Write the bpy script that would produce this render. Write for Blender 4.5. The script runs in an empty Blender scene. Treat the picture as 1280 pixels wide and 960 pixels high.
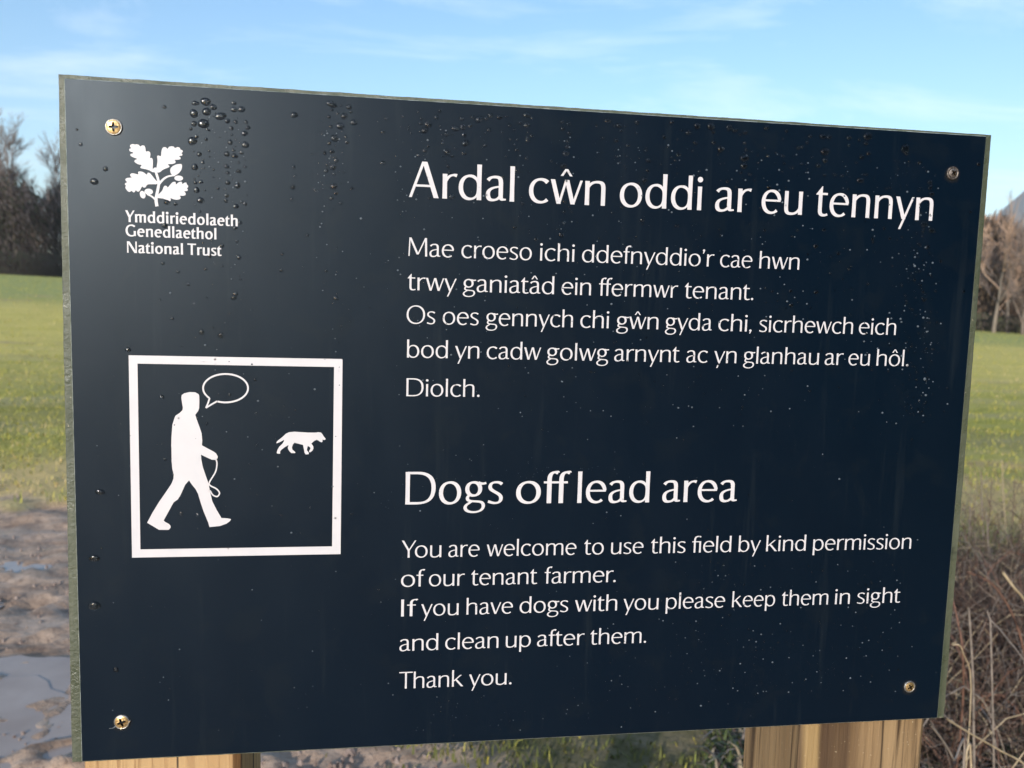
import bpy, bmesh, math, random
import numpy as np
from mathutils import Vector, Matrix, noise
from mathutils.geometry import delaunay_2d_cdt

SC = bpy.context.scene
COL = SC.collection
R_ = math.radians

# ------------------------------------------------------------------ camera
# World: the sign stands upright in the plane y = 0 and faces -Y; its left edge is x = 0.
TOP_Z = 1.52                                   # height of the panel's top edge
PW, PH = 0.594, 0.420                          # an A2 panel
FPX = 1047.9                                   # focal length in pixels of the 1280 wide photograph
RIGHT = Vector((0.98877508, -0.14668991, 0.02838865))
DOWN = Vector((0.01283986, -0.10587633, -0.9942964))
FWD = Vector((0.14885894, 0.98350001, -0.1028044))
EYE = Vector((0.18755846, -0.53721597, TOP_Z - 0.1195739))
cam_d = bpy.data.cameras.new('camera')
cam = bpy.data.objects.new('camera', cam_d)
COL.objects.link(cam)
m = Matrix.Identity(4)
for i in range(3):
    m[i][0], m[i][1], m[i][2], m[i][3] = RIGHT[i], -DOWN[i], -FWD[i], EYE[i]
cam.matrix_world = m
cam_d.sensor_width = 36.0
cam_d.lens = FPX * 36.0 / 1280.0
cam_d.clip_start = 0.02
cam_d.clip_end = 9000
cam_d.dof.use_dof = True
cam_d.dof.focus_distance = 0.545
cam_d.dof.aperture_fstop = 14.0
SC.camera = cam

# ------------------------------------------------------------------ light
SUN_AZ, SUN_EL = R_(27), R_(15)                # azimuth to the left of straight behind the camera
to_sun = Vector((-math.sin(SUN_AZ) * math.cos(SUN_EL), -math.cos(SUN_AZ) * math.cos(SUN_EL), math.sin(SUN_EL)))
sun_d = bpy.data.lights.new('sun', 'SUN')
sun_d.energy = 3.4
sun_d.angle = R_(0.55)
sun_d.color = (1.0, 0.955, 0.90)
sun = bpy.data.objects.new('sun', sun_d)
sun.rotation_euler = (-to_sun).to_track_quat('-Z', 'Y').to_euler()
sun.location = (-3, -4, 5)
COL.objects.link(sun)

world = bpy.data.worlds.new('World')
SC.world = world
world.use_nodes = True
nt = world.node_tree
nt.nodes.clear()
def wn(kind, **kw):
    n = nt.nodes.new(kind)
    for k, v in kw.items():
        setattr(n, k, v)
    return n
sky = wn('ShaderNodeTexSky', sky_type='NISHITA', sun_disc=False, sun_elevation=SUN_EL,
         sun_rotation=math.atan2(to_sun.x, to_sun.y), air_density=1.0, dust_density=0.6, ozone_density=1.6, altitude=60)
tc = wn('ShaderNodeTexCoord')
sep = wn('ShaderNodeSeparateXYZ')
nt.links.new(tc.outputs['Generated'], sep.inputs[0])
# high thin cloud, laid out on a flat layer overhead
zz = wn('ShaderNodeMath', operation='MAXIMUM'); zz.inputs[1].default_value = 0.03
nt.links.new(sep.outputs['Z'], zz.inputs[0])
zo = wn('ShaderNodeMath', operation='ADD'); zo.inputs[1].default_value = 0.12
nt.links.new(zz.outputs[0], zo.inputs[0])
dx = wn('ShaderNodeMath', operation='DIVIDE'); dy = wn('ShaderNodeMath', operation='DIVIDE')
nt.links.new(sep.outputs['X'], dx.inputs[0]); nt.links.new(zo.outputs[0], dx.inputs[1])
nt.links.new(sep.outputs['Y'], dy.inputs[0]); nt.links.new(zo.outputs[0], dy.inputs[1])
cmb = wn('ShaderNodeCombineXYZ')
nt.links.new(dx.outputs[0], cmb.inputs[0]); nt.links.new(dy.outputs[0], cmb.inputs[1])
mp = wn('ShaderNodeMapping'); mp.inputs['Rotation'].default_value = (0, 0, R_(18)); mp.inputs['Scale'].default_value = (1.0, 1.9, 1)
mp.inputs['Location'].default_value = (3.4, 1.7, 0)
nt.links.new(cmb.outputs[0], mp.inputs[0])
nz = wn('ShaderNodeTexNoise'); nz.inputs['Scale'].default_value = 0.9; nz.inputs['Detail'].default_value = 9; nz.inputs['Roughness'].default_value = 0.62; nz.inputs['Distortion'].default_value = 0.5
nt.links.new(mp.outputs[0], nz.inputs['Vector'])
rp = wn('ShaderNodeMapRange'); rp.inputs['From Min'].default_value = 0.50; rp.inputs['From Max'].default_value = 0.80
nt.links.new(nz.outputs['Fac'], rp.inputs['Value'])
mu = wn('ShaderNodeMath', operation='MULTIPLY'); mu.inputs[1].default_value = 0.48
nt.links.new(rp.outputs[0], mu.inputs[0])
hs = wn('ShaderNodeHueSaturation'); hs.inputs['Saturation'].default_value = 1.18
nt.links.new(sky.outputs[0], hs.inputs['Color'])
mx = wn('ShaderNodeMix', data_type='RGBA')
nt.links.new(mu.outputs[0], mx.inputs['Factor'])
nt.links.new(hs.outputs[0], mx.inputs[6]); mx.inputs[7].default_value = (6.6, 6.9, 7.2, 1)
bg = wn('ShaderNodeBackground'); bg.inputs['Strength'].default_value = 0.15
wo = wn('ShaderNodeOutputWorld')
nt.links.new(mx.outputs[2], bg.inputs['Color']); nt.links.new(bg.outputs[0], wo.inputs['Surface'])

SC.view_settings.view_transform = 'Standard'
SC.view_settings.look = 'None'
SC.view_settings.gamma = 1.0
SC.view_settings.exposure = 0.66
SC.render.engine = 'CYCLES'
SC.cycles.use_denoising = True
SC.cycles.use_adaptive_sampling = False
SC.cycles.max_bounces = 8
SC.cycles.transmission_bounces = 6
SC.cycles.transparent_max_bounces = 8
SC.cycles.caustics_reflective = False
SC.cycles.caustics_refractive = False

# ------------------------------------------------------------------ helpers
def pt(px, py, y=0.0):
    """point of the plane at depth y that a pixel of the photograph looks at"""
    d = RIGHT * ((px - 640) / FPX) + DOWN * ((py - 480) / FPX) + FWD
    return EYE + d * ((y - EYE.y) / d.y)
def on_panel(px, py):
    p = pt(px, py)
    return p.x, p.z - TOP_Z
def on_ground(px, py, z=0.0):
    d = RIGHT * ((px - 640) / FPX) + DOWN * ((py - 480) / FPX) + FWD
    return EYE + d * ((z - EYE.z) / d.z)
def bearing(px):
    d = RIGHT * ((px - 640) / FPX) + DOWN * ((370 - 480) / FPX) + FWD
    return math.atan2(d.x, d.y)

def props(o, label=None, cat=None, group=None, kind=None):
    for k, v in (('label', label), ('category', cat), ('group', group), ('kind', kind)):
        if v: o[k] = v
    return o
def empty(name, loc, label, cat, group=None):
    o = bpy.data.objects.new(name, None)
    o.location = loc; o.empty_display_size = 0.1
    COL.objects.link(o)
    return props(o, label, cat, group)
def link(name, me, parent=None, loc=None):
    o = bpy.data.objects.new(name, me)
    COL.objects.link(o)
    if loc is not None: o.location = loc
    if parent: o.parent = parent
    return o
def mesh(name, V, F, mat, smooth=False):
    me = bpy.data.meshes.new(name)
    if isinstance(V, np.ndarray) and isinstance(F, np.ndarray):
        n = F.shape[1]
        me.vertices.add(len(V)); me.vertices.foreach_set('co', V.astype(np.float32).ravel())
        me.loops.add(F.size); me.loops.foreach_set('vertex_index', F.astype(np.int32).ravel())
        me.polygons.add(len(F)); me.polygons.foreach_set('loop_start', np.arange(0, F.size, n, dtype=np.int32))
        try: me.polygons.foreach_set('loop_total', np.full(len(F), n, dtype=np.int32))
        except Exception: pass
        me.update(calc_edges=True)
    else:
        me.from_pydata([tuple(v) for v in V], [], F)
    for mm in (mat if isinstance(mat, (list, tuple)) else [mat]):
        me.materials.append(mm)
    if smooth:
        me.polygons.foreach_set('use_smooth', [True] * len(me.polygons))
    me.update()
    return me
def from_bm(name, bm, mat, smooth=False):
    me = bpy.data.meshes.new(name); bm.to_mesh(me); bm.free()
    for mm in (mat if isinstance(mat, (list, tuple)) else [mat]):
        me.materials.append(mm)
    if smooth: me.polygons.foreach_set('use_smooth', [True] * len(me.polygons))
    return me

class Nodes:
    def __init__(s, name):
        s.m = bpy.data.materials.new(name); s.m.use_nodes = True
        s.t = s.m.node_tree; s.t.nodes.clear()
        s.out = s.t.nodes.new('ShaderNodeOutputMaterial')
        s.b = s.t.nodes.new('ShaderNodeBsdfPrincipled')
        s.t.links.new(s.b.outputs[0], s.out.inputs['Surface'])
        s.tc = s.t.nodes.new('ShaderNodeTexCoord')
        s.geo = None
    def pos(s, scale=(1, 1, 1), rot=(0, 0, 0), world=True):
        if world:
            if s.geo is None: s.geo = s.t.nodes.new('ShaderNodeNewGeometry')
            src = s.geo.outputs['Position']
        else: src = s.tc.outputs['Object']
        mp = s.t.nodes.new('ShaderNodeMapping')
        mp.inputs['Scale'].default_value = scale; mp.inputs['Rotation'].default_value = rot
        s.t.links.new(src, mp.inputs[0])
        return mp.outputs[0]
    def noise(s, vec, scale, detail=4, rough=.55, dist=0):
        n = s.t.nodes.new('ShaderNodeTexNoise')
        n.inputs['Scale'].default_value = scale; n.inputs['Detail'].default_value = detail
        n.inputs['Roughness'].default_value = rough; n.inputs['Distortion'].default_value = dist
        s.t.links.new(vec, n.inputs['Vector'])
        return n.outputs['Fac']
    def rng(s, v, a, b, c=0., d=1.):
        n = s.t.nodes.new('ShaderNodeMapRange')
        for k, x in zip(('From Min', 'From Max', 'To Min', 'To Max'), (a, b, c, d)): n.inputs[k].default_value = x
        s.t.links.new(v, n.inputs['Value'])
        return n.outputs[0]
    def ramp(s, v, stops):
        n = s.t.nodes.new('ShaderNodeValToRGB')
        e = n.color_ramp.elements
        while len(e) < len(stops): e.new(0.5)
        for el, (p, c) in zip(e, stops):
            el.position = p; el.color = (*c, 1)
        s.t.links.new(v, n.inputs[0])
        return n.outputs[0]
    def mix(s, f, a, b, blend='MIX'):
        n = s.t.nodes.new('ShaderNodeMix'); n.data_type = 'RGBA'; n.blend_type = blend
        for i, x in ((6, a), (7, b)):
            if isinstance(x, tuple): n.inputs[i].default_value = (*x, 1)
            else: s.t.links.new(x, n.inputs[i])
        if isinstance(f, (int, float)): n.inputs[0].default_value = f
        else: s.t.links.new(f, n.inputs[0])
        return n.outputs[2]
    def math(s, op, a, b=0.0):
        n = s.t.nodes.new('ShaderNodeMath'); n.operation = op
        for i, x in ((0, a), (1, b)):
            if isinstance(x, (int, float)): n.inputs[i].default_value = x
            else: s.t.links.new(x, n.inputs[i])
        return n.outputs[0]
    def set(s, **kw):
        for k, v in kw.items():
            k = k.replace('_', ' ')
            if isinstance(v, (int, float)): s.b.inputs[k].default_value = v
            elif isinstance(v, tuple): s.b.inputs[k].default_value = (*v, 1) if len(v) == 3 else v
            else: s.t.links.new(v, s.b.inputs[k])
        return s
    def bump(s, h, strength=.3, dist=.01, prev=None):
        n = s.t.nodes.new('ShaderNodeBump'); n.inputs['Strength'].default_value = strength; n.inputs['Distance'].default_value = dist
        s.t.links.new(h, n.inputs['Height'])
        if prev is not None: s.t.links.new(prev, n.inputs['Normal'])
        s.t.links.new(n.outputs[0], s.b.inputs['Normal'])
        return n.outputs[0]

# ------------------------------------------------------------------ materials
def mat_panel():
    n = Nodes('navy laminate')
    p = n.pos()
    smear = n.noise(n.pos((1, 1, .45)), 22, 5, .6, .3)
    fine = n.noise(p, 1700, 2, .6)
    col = n.mix(n.rng(n.noise(p, 9, 4), .35, .7), (.0002, .0042, .0112), (.0003, .0050, .0128))
    dust = n.rng(n.noise(n.pos((1, 1, .07)), 75, 4, .6), .58, .74, 0, .45)
    col = n.mix(dust, col, (.014, .020, .025))
    blot = n.rng(n.noise(n.pos((1, 1, 1)), 30, 5, .6, .4), .56, .62, 0, .35)
    col = n.mix(blot, col, (.004, .008, .013))
    for sx, sz in ((.0270, -.0264), (.5705, -.0262), (.5691, -.3944), (.0247, -.3945)):
        vd = n.t.nodes.new('ShaderNodeVectorMath'); vd.operation = 'DISTANCE'
        n.t.links.new(p, vd.inputs[0]); vd.inputs[1].default_value = (sx, 0, TOP_Z + sz - .0008)
        dd = n.math('ADD', vd.outputs['Value'], n.math('MULTIPLY', n.noise(p, 260, 4), .0035))
        col = n.mix(n.rng(dd, .0082, .0060, 0, .55), col, (.020, .017, .012))
    n.set(Base_Color=col, Roughness=n.rng(smear, .3, .75, .34, .43), Specular_IOR_Level=.29, Specular_Tint=(.76, .89, 1.0))
    n.bump(fine, .10, .0004)
    return n.m
def mat_print():
    n = Nodes('white print')
    p = n.pos()
    col = n.mix(n.rng(n.noise(p, 60, 4), .4, .75), (.66, .625, .635), (.60, .585, .60))
    n.set(Base_Color=col, Roughness=.42)
    n.bump(n.noise(p, 1700, 2), .06, .0003)
    return n.m
def mat_edge():
    n = Nodes('bare aluminium edge')
    c = n.mix(n.rng(n.noise(n.pos(), 130, 4), .4, .62), (.42, .45, .42), (.16, .19, .14))
    n.set(Base_Color=c, Roughness=.4, Metallic=.35)
    return n.m
def mat_board():
    n = Nodes('worn green paint')
    p = n.pos()
    st = n.noise(n.pos((14, 14, 1)), 9, 5, .6, .3)
    a = n.mix(n.rng(st, .3, .72), (.050, .062, .036), (.105, .112, .072))
    chip = n.rng(n.noise(p, 170, 6, .7), .66, .71)
    a = n.mix(chip, a, (.32, .29, .2))
    a = n.mix(n.rng(n.noise(p, 70, 5, .6), .62, .72), a, (.035, .042, .028))
    n.set(Base_Color=a, Roughness=n.rng(n.noise(p, 60, 3), .35, .65, .22, .6), Specular_IOR_Level=.6)
    n.bump(n.noise(p, 380, 5, .65), .55, .0016)
    return n.m
def mat_wood(name, base, dark, pale, bands=None):
    n = Nodes(name)
    v = n.pos((1, 1, .035), (0, 0, 0))
    grain = n.noise(v, 190, 6, .62, .2)
    broad = n.noise(n.pos((1, 1, .05)), 34, 3, .5, .5)
    c = n.mix(n.rng(broad, .34, .66), base, pale)
    c = n.mix(n.rng(n.noise(n.pos((1, 1, .03)), 17, 2), .57, .63), c, dark)
    c = n.mix(n.rng(grain, .5, .72), c, dark, 'MULTIPLY')
    if bands:                                  # heartwood stripe, pale sapwood edge and drying checks of this post
        sx = n.t.nodes.new('ShaderNodeSeparateXYZ'); n.t.links.new(n.geo.outputs['Position'], sx.inputs[0])
        wob = n.math('MULTIPLY', n.math('SUBTRACT', n.noise(n.pos((1, 1, .25)), 12, 3), .5), .016)
        xx = n.math('ADD', sx.outputs['X'], wob)
        for a, b, f, col in bands:
            soft = .0018 if b - a > .004 else .0004
            mk = n.math('MULTIPLY', n.rng(xx, a - soft, a + soft), n.rng(xx, b + soft, b - soft))
            c = n.mix(n.math('MULTIPLY', mk, f), c, col)
    crack = n.rng(n.noise(n.pos((1, 1, .012)), 62, 2, .4), .685, .70)
    c = n.mix(crack, c, (.03, .016, .008))
    c = n.mix(n.rng(n.noise(n.pos(), 480, 3), .68, .75, 0, .6), c, (.6, .5, .34))
    n.set(Base_Color=c, Roughness=.62)
    n.bump(grain, .5, .002)
    return n.m
def mat_flat(name, c1, c2, scale=6, rough=.8, spec=.3, bump=0):
    n = Nodes(name)
    p = n.pos()
    n.set(Base_Color=n.mix(n.rng(n.noise(p, scale, 4), .36, .64), c1, c2), Roughness=rough, Specular_IOR_Level=spec)
    if bump: n.bump(n.noise(p, scale * 6, 3), bump, .01)
    return n.m
def mat_metal(name, c1, c2, scale=900, rough=.3):
    n = Nodes(name)
    n.set(Base_Color=n.mix(n.rng(n.noise(n.pos(), scale, 4), .42, .62), c1, c2), Metallic=.85, Roughness=rough)
    n.bump(n.noise(n.pos(), scale * 1.6, 3), .35, .0004)
    return n.m
def mat_water_drop():
    m_ = bpy.data.materials.new('water drop'); m_.use_nodes = True
    t = m_.node_tree; t.nodes.clear()
    g = t.nodes.new('ShaderNodeBsdfGlass'); g.inputs['IOR'].default_value = 1.42; g.inputs['Roughness'].default_value = 0.1
    o = t.nodes.new('ShaderNodeOutputMaterial'); t.links.new(g.outputs[0], o.inputs[0])
    return m_

M_PANEL, M_PRINT, M_EDGE, M_BOARD = mat_panel(), mat_print(), mat_edge(), mat_board()
M_WOOD_L = mat_wood('sawn pine, pale', (.45, .275, .125), (.30, .155, .065), (.56, .38, .19))
M_WOOD_R = mat_wood('sawn pine, stained', (.20, .125, .060), (.075, .042, .020), (.31, .205, .105),  # shade on the right post is put into its darker wood colour
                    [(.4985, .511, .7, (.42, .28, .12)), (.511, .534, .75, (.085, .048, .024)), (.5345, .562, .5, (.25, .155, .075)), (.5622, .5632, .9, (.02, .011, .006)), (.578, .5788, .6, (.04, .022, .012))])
M_DROP = mat_water_drop()
M_SPECK = mat_flat('painted drop glint', (.10, .125, .15), (.05, .065, .08), 300, .5, .5)  # pale diffuse colour stands in for glints on the tiniest drops
M_BRASS = mat_metal('yellow zinc', (.78, .56, .27), (.50, .30, .12), 800, .32)
M_STEEL = mat_metal('grey zinc', (.52, .50, .47), (.30, .27, .24), 900, .38)
M_DULL = mat_metal('tarnished steel', (.26, .22, .19), (.12, .10, .085), 700, .5)
M_RECESS = mat_metal('dark recess metal', (.10, .055, .02), (.05, .03, .015), 700, .6)  # darker brown metal on the walls and floor of the cross recess

# ------------------------------------------------------------------ sign body
SIGN = empty('information_sign', (0.297, 0.0, 0.0),
             'dark navy information sign with white lettering screwed to two wooden posts', 'sign')
def local(p): return (p[0] - 0.297, p[1], p[2])

def chamfer_box(x0, x1, y0, y1, z0, z1, c, mat, name):
    bm = bmesh.new()
    bmesh.ops.create_cube(bm, size=1)
    for v in bm.verts:
        v.co = Vector((x0 if v.co.x < 0 else x1, y0 if v.co.y < 0 else y1, z0 if v.co.z < 0 else z1))
    if c:
        bmesh.ops.bevel(bm, geom=bm.edges[:], offset=c, segments=1, affect='EDGES')
    return bm

# printed panel: 3 mm sheet, navy face, bare edge with a small chamfer
bm = chamfer_box(0, PW, 0, 0.003, TOP_Z - PH, TOP_Z, 0.0004, None, 'panel')
for f in bm.faces:
    f.normal_update()
    f.material_index = 0 if f.normal.y < -.9 else 1
bmesh.ops.translate(bm, verts=bm.verts, vec=(-0.297, 0, 0))
PANEL = link('panel', from_bm('panel', bm, [M_PANEL, M_EDGE]), SIGN)

# painted plywood board behind it, a little larger, its edges rough
def rough_board():
    rnd = random.Random(4)
    TLc, TRc, BRc, BLc = (-.0047, .0030), (.6006, .0019), (.6022, -.4222), (-.0073, -.4224)
    loop = []
    def side(a, b, n):
        for i in range(n):
            t = i / n
            x = a[0] + (b[0] - a[0]) * t; z = a[1] + (b[1] - a[1]) * t
            dx_, dz_ = b[0] - a[0], b[1] - a[1]; L = math.hypot(dx_, dz_)
            j = (noise.noise(Vector((x * 60, z * 60, 2))) * .00028 + noise.noise(Vector((x * 260, z * 260, 7))) * .00018)
            if i == 0: j = 0
            loop.append((x + dz_ / L * j, z - dx_ / L * j))
    side(TLc, TRc, 220); side(TRc, BRc, 160); side(BRc, BLc, 220); side(BLc, TLc, 160)
    n = len(loop); V = []; F = []
    cx, cz = .297, -.21
    rings = [(.0135, 1.0), (.0046, 1.0), (.0036, .9985), (.0034, .985), (.0034, .9)]
    for y, s in rings:
        for x, z in loop:
            V.append((cx + (x - cx) * s - .297, y, TOP_Z + cz + (z - cz) * s))
    for k in range(len(rings) - 1):
        for i in range(n):
            j = (i + 1) % n
            F.append((k * n + i, k * n + j, (k + 1) * n + j, (k + 1) * n + i))
    F.append(tuple(range(n - 1, -1, -1))[::-1])
    F.append(tuple((len(rings) - 1) * n + i for i in range(n))[::-1])
    bm = bmesh.new()
    me = mesh('backing_board', V, F, M_BOARD)
    bm.from_mesh(me); bmesh.ops.recalc_face_normals(bm, faces=bm.faces[:]); bm.to_mesh(me); bm.free()
    return me
props(link('backing_board', rough_board(), SIGN), 'plywood board painted green, showing as a rim around the panel')

def post(x0, x1, mat, seed, label):
    rnd = random.Random(seed)
    y0, y1 = 0.0140, 0.1140
    bm = bmesh.new()
    # cross-section with rounded arrises and slight cupping, swept down in rings
    sec = []
    for a, b in (((x0, y0), (x1, y0)), ((x1, y0), (x1, y1)), ((x1, y1), (x0, y1)), ((x0, y1), (x0, y0))):
        for i in range(14):
            t = (i + .5) / 14
            t = .5 + (t - .5) * (1 - .018)
            sec.append((a[0] + (b[0] - a[0]) * t, a[1] + (b[1] - a[1]) * t))
    zs = [1.49, 1.3, 1.1, 1.05] + [1.0 - .1 * i for i in range(15)]
    rows = []
    for z in zs:
        row = []
        for k, (x, y) in enumerate(sec):
            dx_ = noise.noise(Vector((x * 60, y * 60, z * 1.2 + seed))) * .0006
            dy_ = noise.noise(Vector((x * 60, y * 60, z * 1.2 + seed + 9))) * .0006
            if abs(y - y0) < 1e-6: dy_ = abs(dy_)
            row.append(bm.verts.new((x + dx_ - .297, y + dy_, z)))
        rows.append(row)
    n = len(sec)
    for a, b in zip(rows, rows[1:]):
        for i in range(n):
            bm.faces.new((a[i], a[(i + 1) % n], b[(i + 1) % n], b[i]))
    bm.faces.new(rows[0][::-1]); bm.faces.new(rows[-1])
    bmesh.ops.recalc_face_normals(bm, faces=bm.faces[:])
    return props(link('post', from_bm('post', bm, mat), SIGN), label)
post(-.0045, .0942, M_WOOD_L, 1, 'pale orange sawn wooden post at the left')
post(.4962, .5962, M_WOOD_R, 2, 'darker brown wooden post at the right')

# ------------------------------------------------------------------ screws
def circle(r, n=36, sq=0): return [(r * math.cos(2 * math.pi * i / n), r * math.sin(2 * math.pi * i / n)) for i in range(n)]
def screw(px, py, rot, rim_r, head_r, bright, seed, debris=False):
    cx, cz = on_panel(px, py)
    z0 = TOP_Z + cz
    root_loc = (cx - .297, -.0001, z0)
    rnd = random.Random(seed)
    # cup / countersink rim by lathe
    prof = [(rim_r, 0.0), (rim_r * 1.0, .0003), (rim_r * .95, .0008), (rim_r * .88, .0010), (head_r * .98, .00055), (head_r * .9, -.0002)]
    V = []; F = []; n = 40
    for r, h in prof:
        for i in range(n):
            a = 2 * math.pi * i / n
            rr = r * (1 + .035 * noise.noise(Vector((math.cos(a) * 2, math.sin(a) * 2, seed))))
            V.append((rr * math.cos(a), -h, rr * math.sin(a)))
    for k in range(len(prof) - 1):
        for i in range(n):
            j = (i + 1) % n; F.append((k * n + i, k * n + j, (k + 1) * n + j, (k + 1) * n + i))
    rim = link('screw', mesh('screw_rim', V, F, M_STEEL if bright else M_DULL, True), SIGN, root_loc)
    # head disc with a real cross recess
    c = head_r * .20; L = head_r * .66
    cross = [(c, c), (L, c * .62), (L, -c * .62), (c, -c), (c * .62, -L), (-c * .62, -L), (-c, -c), (-L, -c * .62), (-L, c * .62), (-c, c), (-c * .62, L), (c * .62, L)]
    cross = [(x * math.cos(rot) - y * math.sin(rot), x * math.sin(rot) + y * math.cos(rot)) for x, y in cross]
    rings = circle(head_r, 36) + circle(head_r * .82, 28)
    vs = [Vector(p) for p in rings + cross]
    o = len(rings)
    edges = [(i, (i + 1) % 36) for i in range(36)] + [(o + i, o + (i + 1) % 12) for i in range(12)]
    r_ = delaunay_2d_cdt(vs, edges, [], 1, 1e-7)
    def inside(x, y):
        k = False
        for i in range(12):
            x1, y1 = cross[i]; x2, y2 = cross[(i + 1) % 12]
            if (y1 > y) != (y2 > y) and x < (x2 - x1) * (y - y1) / (y2 - y1) + x1: k = not k
        return k
    vv = r_[0]; V = []; F = []; MI = []
    for p in vv:
        d = p.length / head_r
        V.append((p.x, -(.0009 + .0007 * (1 - d * d)), p.y))
    for f in r_[2]:
        gx = sum(vv[i].x for i in f) / 3; gy = sum(vv[i].y for i in f) / 3
        if not inside(gx, gy): F.append(tuple(f)); MI.append(0)
    base = len(V)
    for x, y in cross: V.append((x, -(.0009 + .0007 * (1 - (x * x + y * y) / head_r ** 2)), y))
    for x, y in cross: V.append((x * .8, .0006, y * .8))
    for i in range(12):
        j = (i + 1) % 12
        F.append((base + i, base + j, base + 12 + j, base + 12 + i)); MI.append(1)
    F.append(tuple(base + 12 + i for i in range(12))); MI.append(1)
    k = len(V)
    for i in range(36):
        a = 2 * math.pi * i / 36
        V.append((head_r * math.cos(a), -.0009, head_r * math.sin(a)))
    for i in range(36):
        a = 2 * math.pi * i / 36
        V.append((head_r * .97 * math.cos(a), .0003, head_r * .97 * math.sin(a)))
    for i in range(36):
        j = (i + 1) % 36; F.append((k + i, k + j, k + 36 + j, k + 36 + i)); MI.append(0)
    me = mesh('screw_head', V, F, [M_BRASS if bright else M_DULL, M_RECESS])
    me.polygons.foreach_set('material_index', MI)
    bm = bmesh.new(); bm.from_mesh(me); bmesh.ops.recalc_face_normals(bm, faces=bm.faces[:]); bm.to_mesh(me); bm.free()
    link('screw_head', me, rim)
    if debris:
        V = []; F = []
        for (ax, az, bx, bz, w) in ((-.0034, -.0022, -.0075, -.0042, .0004), (.0040, -.0006, .0056, .0010, .0005), (-.001, -.0044, .0006, -.0052, .0003), (.0041, -.0012, .0042, -.0034, .0003)):
            b = len(V)
            for t in range(5):
                u = t / 4; x = ax + (bx - ax) * u; z = az + (bz - az) * u + .0004 * math.sin(u * 5 + ax * 900)
                nx, nz = -(bz - az), bx - ax; q = math.hypot(nx, nz); ww = w * (1 - .6 * u)
                for s_ in (-1, 1): V.append((x + nx / q * ww * s_, -.0006 - .0007 * math.sin(u * 3.1), z + nz / q * ww * s_))
                V.append((x, -.0011 - .0007 * math.sin(u * 3.1), z))
            for t in range(4):
                i = b + t * 3; F += [(i, i + 3, i + 5, i + 2), (i + 2, i + 5, i + 4, i + 1), (i, i + 1, i + 4, i + 3)]
        link('swarf', mesh('swarf', V, F, mat_metal('swarf', (.75, .72, .66), (.5, .46, .4), 600, .3)), rim)
    return rim
props(screw(142.5, 159, .05, .0049, .0041, True, 1), 'brassy cross-head screw near the top left corner')
props(screw(1190.5, 216.5, .65, .0045, .0031, False, 2), 'dull grey-brown cross-head screw near the top right corner')
props(screw(1136.5, 858, .5, .0044, .0034, True, 3), 'cross-head screw with silvery rim near the bottom right corner')
props(screw(152.5, 902, .35, .0048, .0040, True, 4, True), 'cross-head screw with metal shavings near the bottom left corner')

# ------------------------------------------------------------------ lettering
X, CAP, OV = 485.0, 700.0, 9.0
def bez(p0, p1, p2, p3, n=10):
    out = []
    for i in range(n + 1):
        t = i / n; u = 1 - t
        out.append((u ** 3 * p0[0] + 3 * u * u * t * p1[0] + 3 * u * t * t * p2[0] + t ** 3 * p3[0],
                    u ** 3 * p0[1] + 3 * u * u * t * p1[1] + 3 * u * t * t * p2[1] + t ** 3 * p3[1]))
    return out
def arc(cx, cy, rx, ry, a0, a1, n=None, e=2.12):
    n = n or max(6, int(abs(a1 - a0) / 11))
    out = []
    for i in range(n + 1):
        a = math.radians(a0 + (a1 - a0) * i / n)
        c, s = math.cos(a), math.sin(a)
        out.append((cx + rx * math.copysign(abs(c) ** (2 / e), c), cy + ry * math.copysign(abs(s) ** (2 / e), s)))
    return out
def path(*seg):
    out = []
    for s in seg:
        for p in s:
            if not out or math.hypot(p[0] - out[-1][0], p[1] - out[-1][1]) > .5: out.append(p)
    return out

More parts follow.
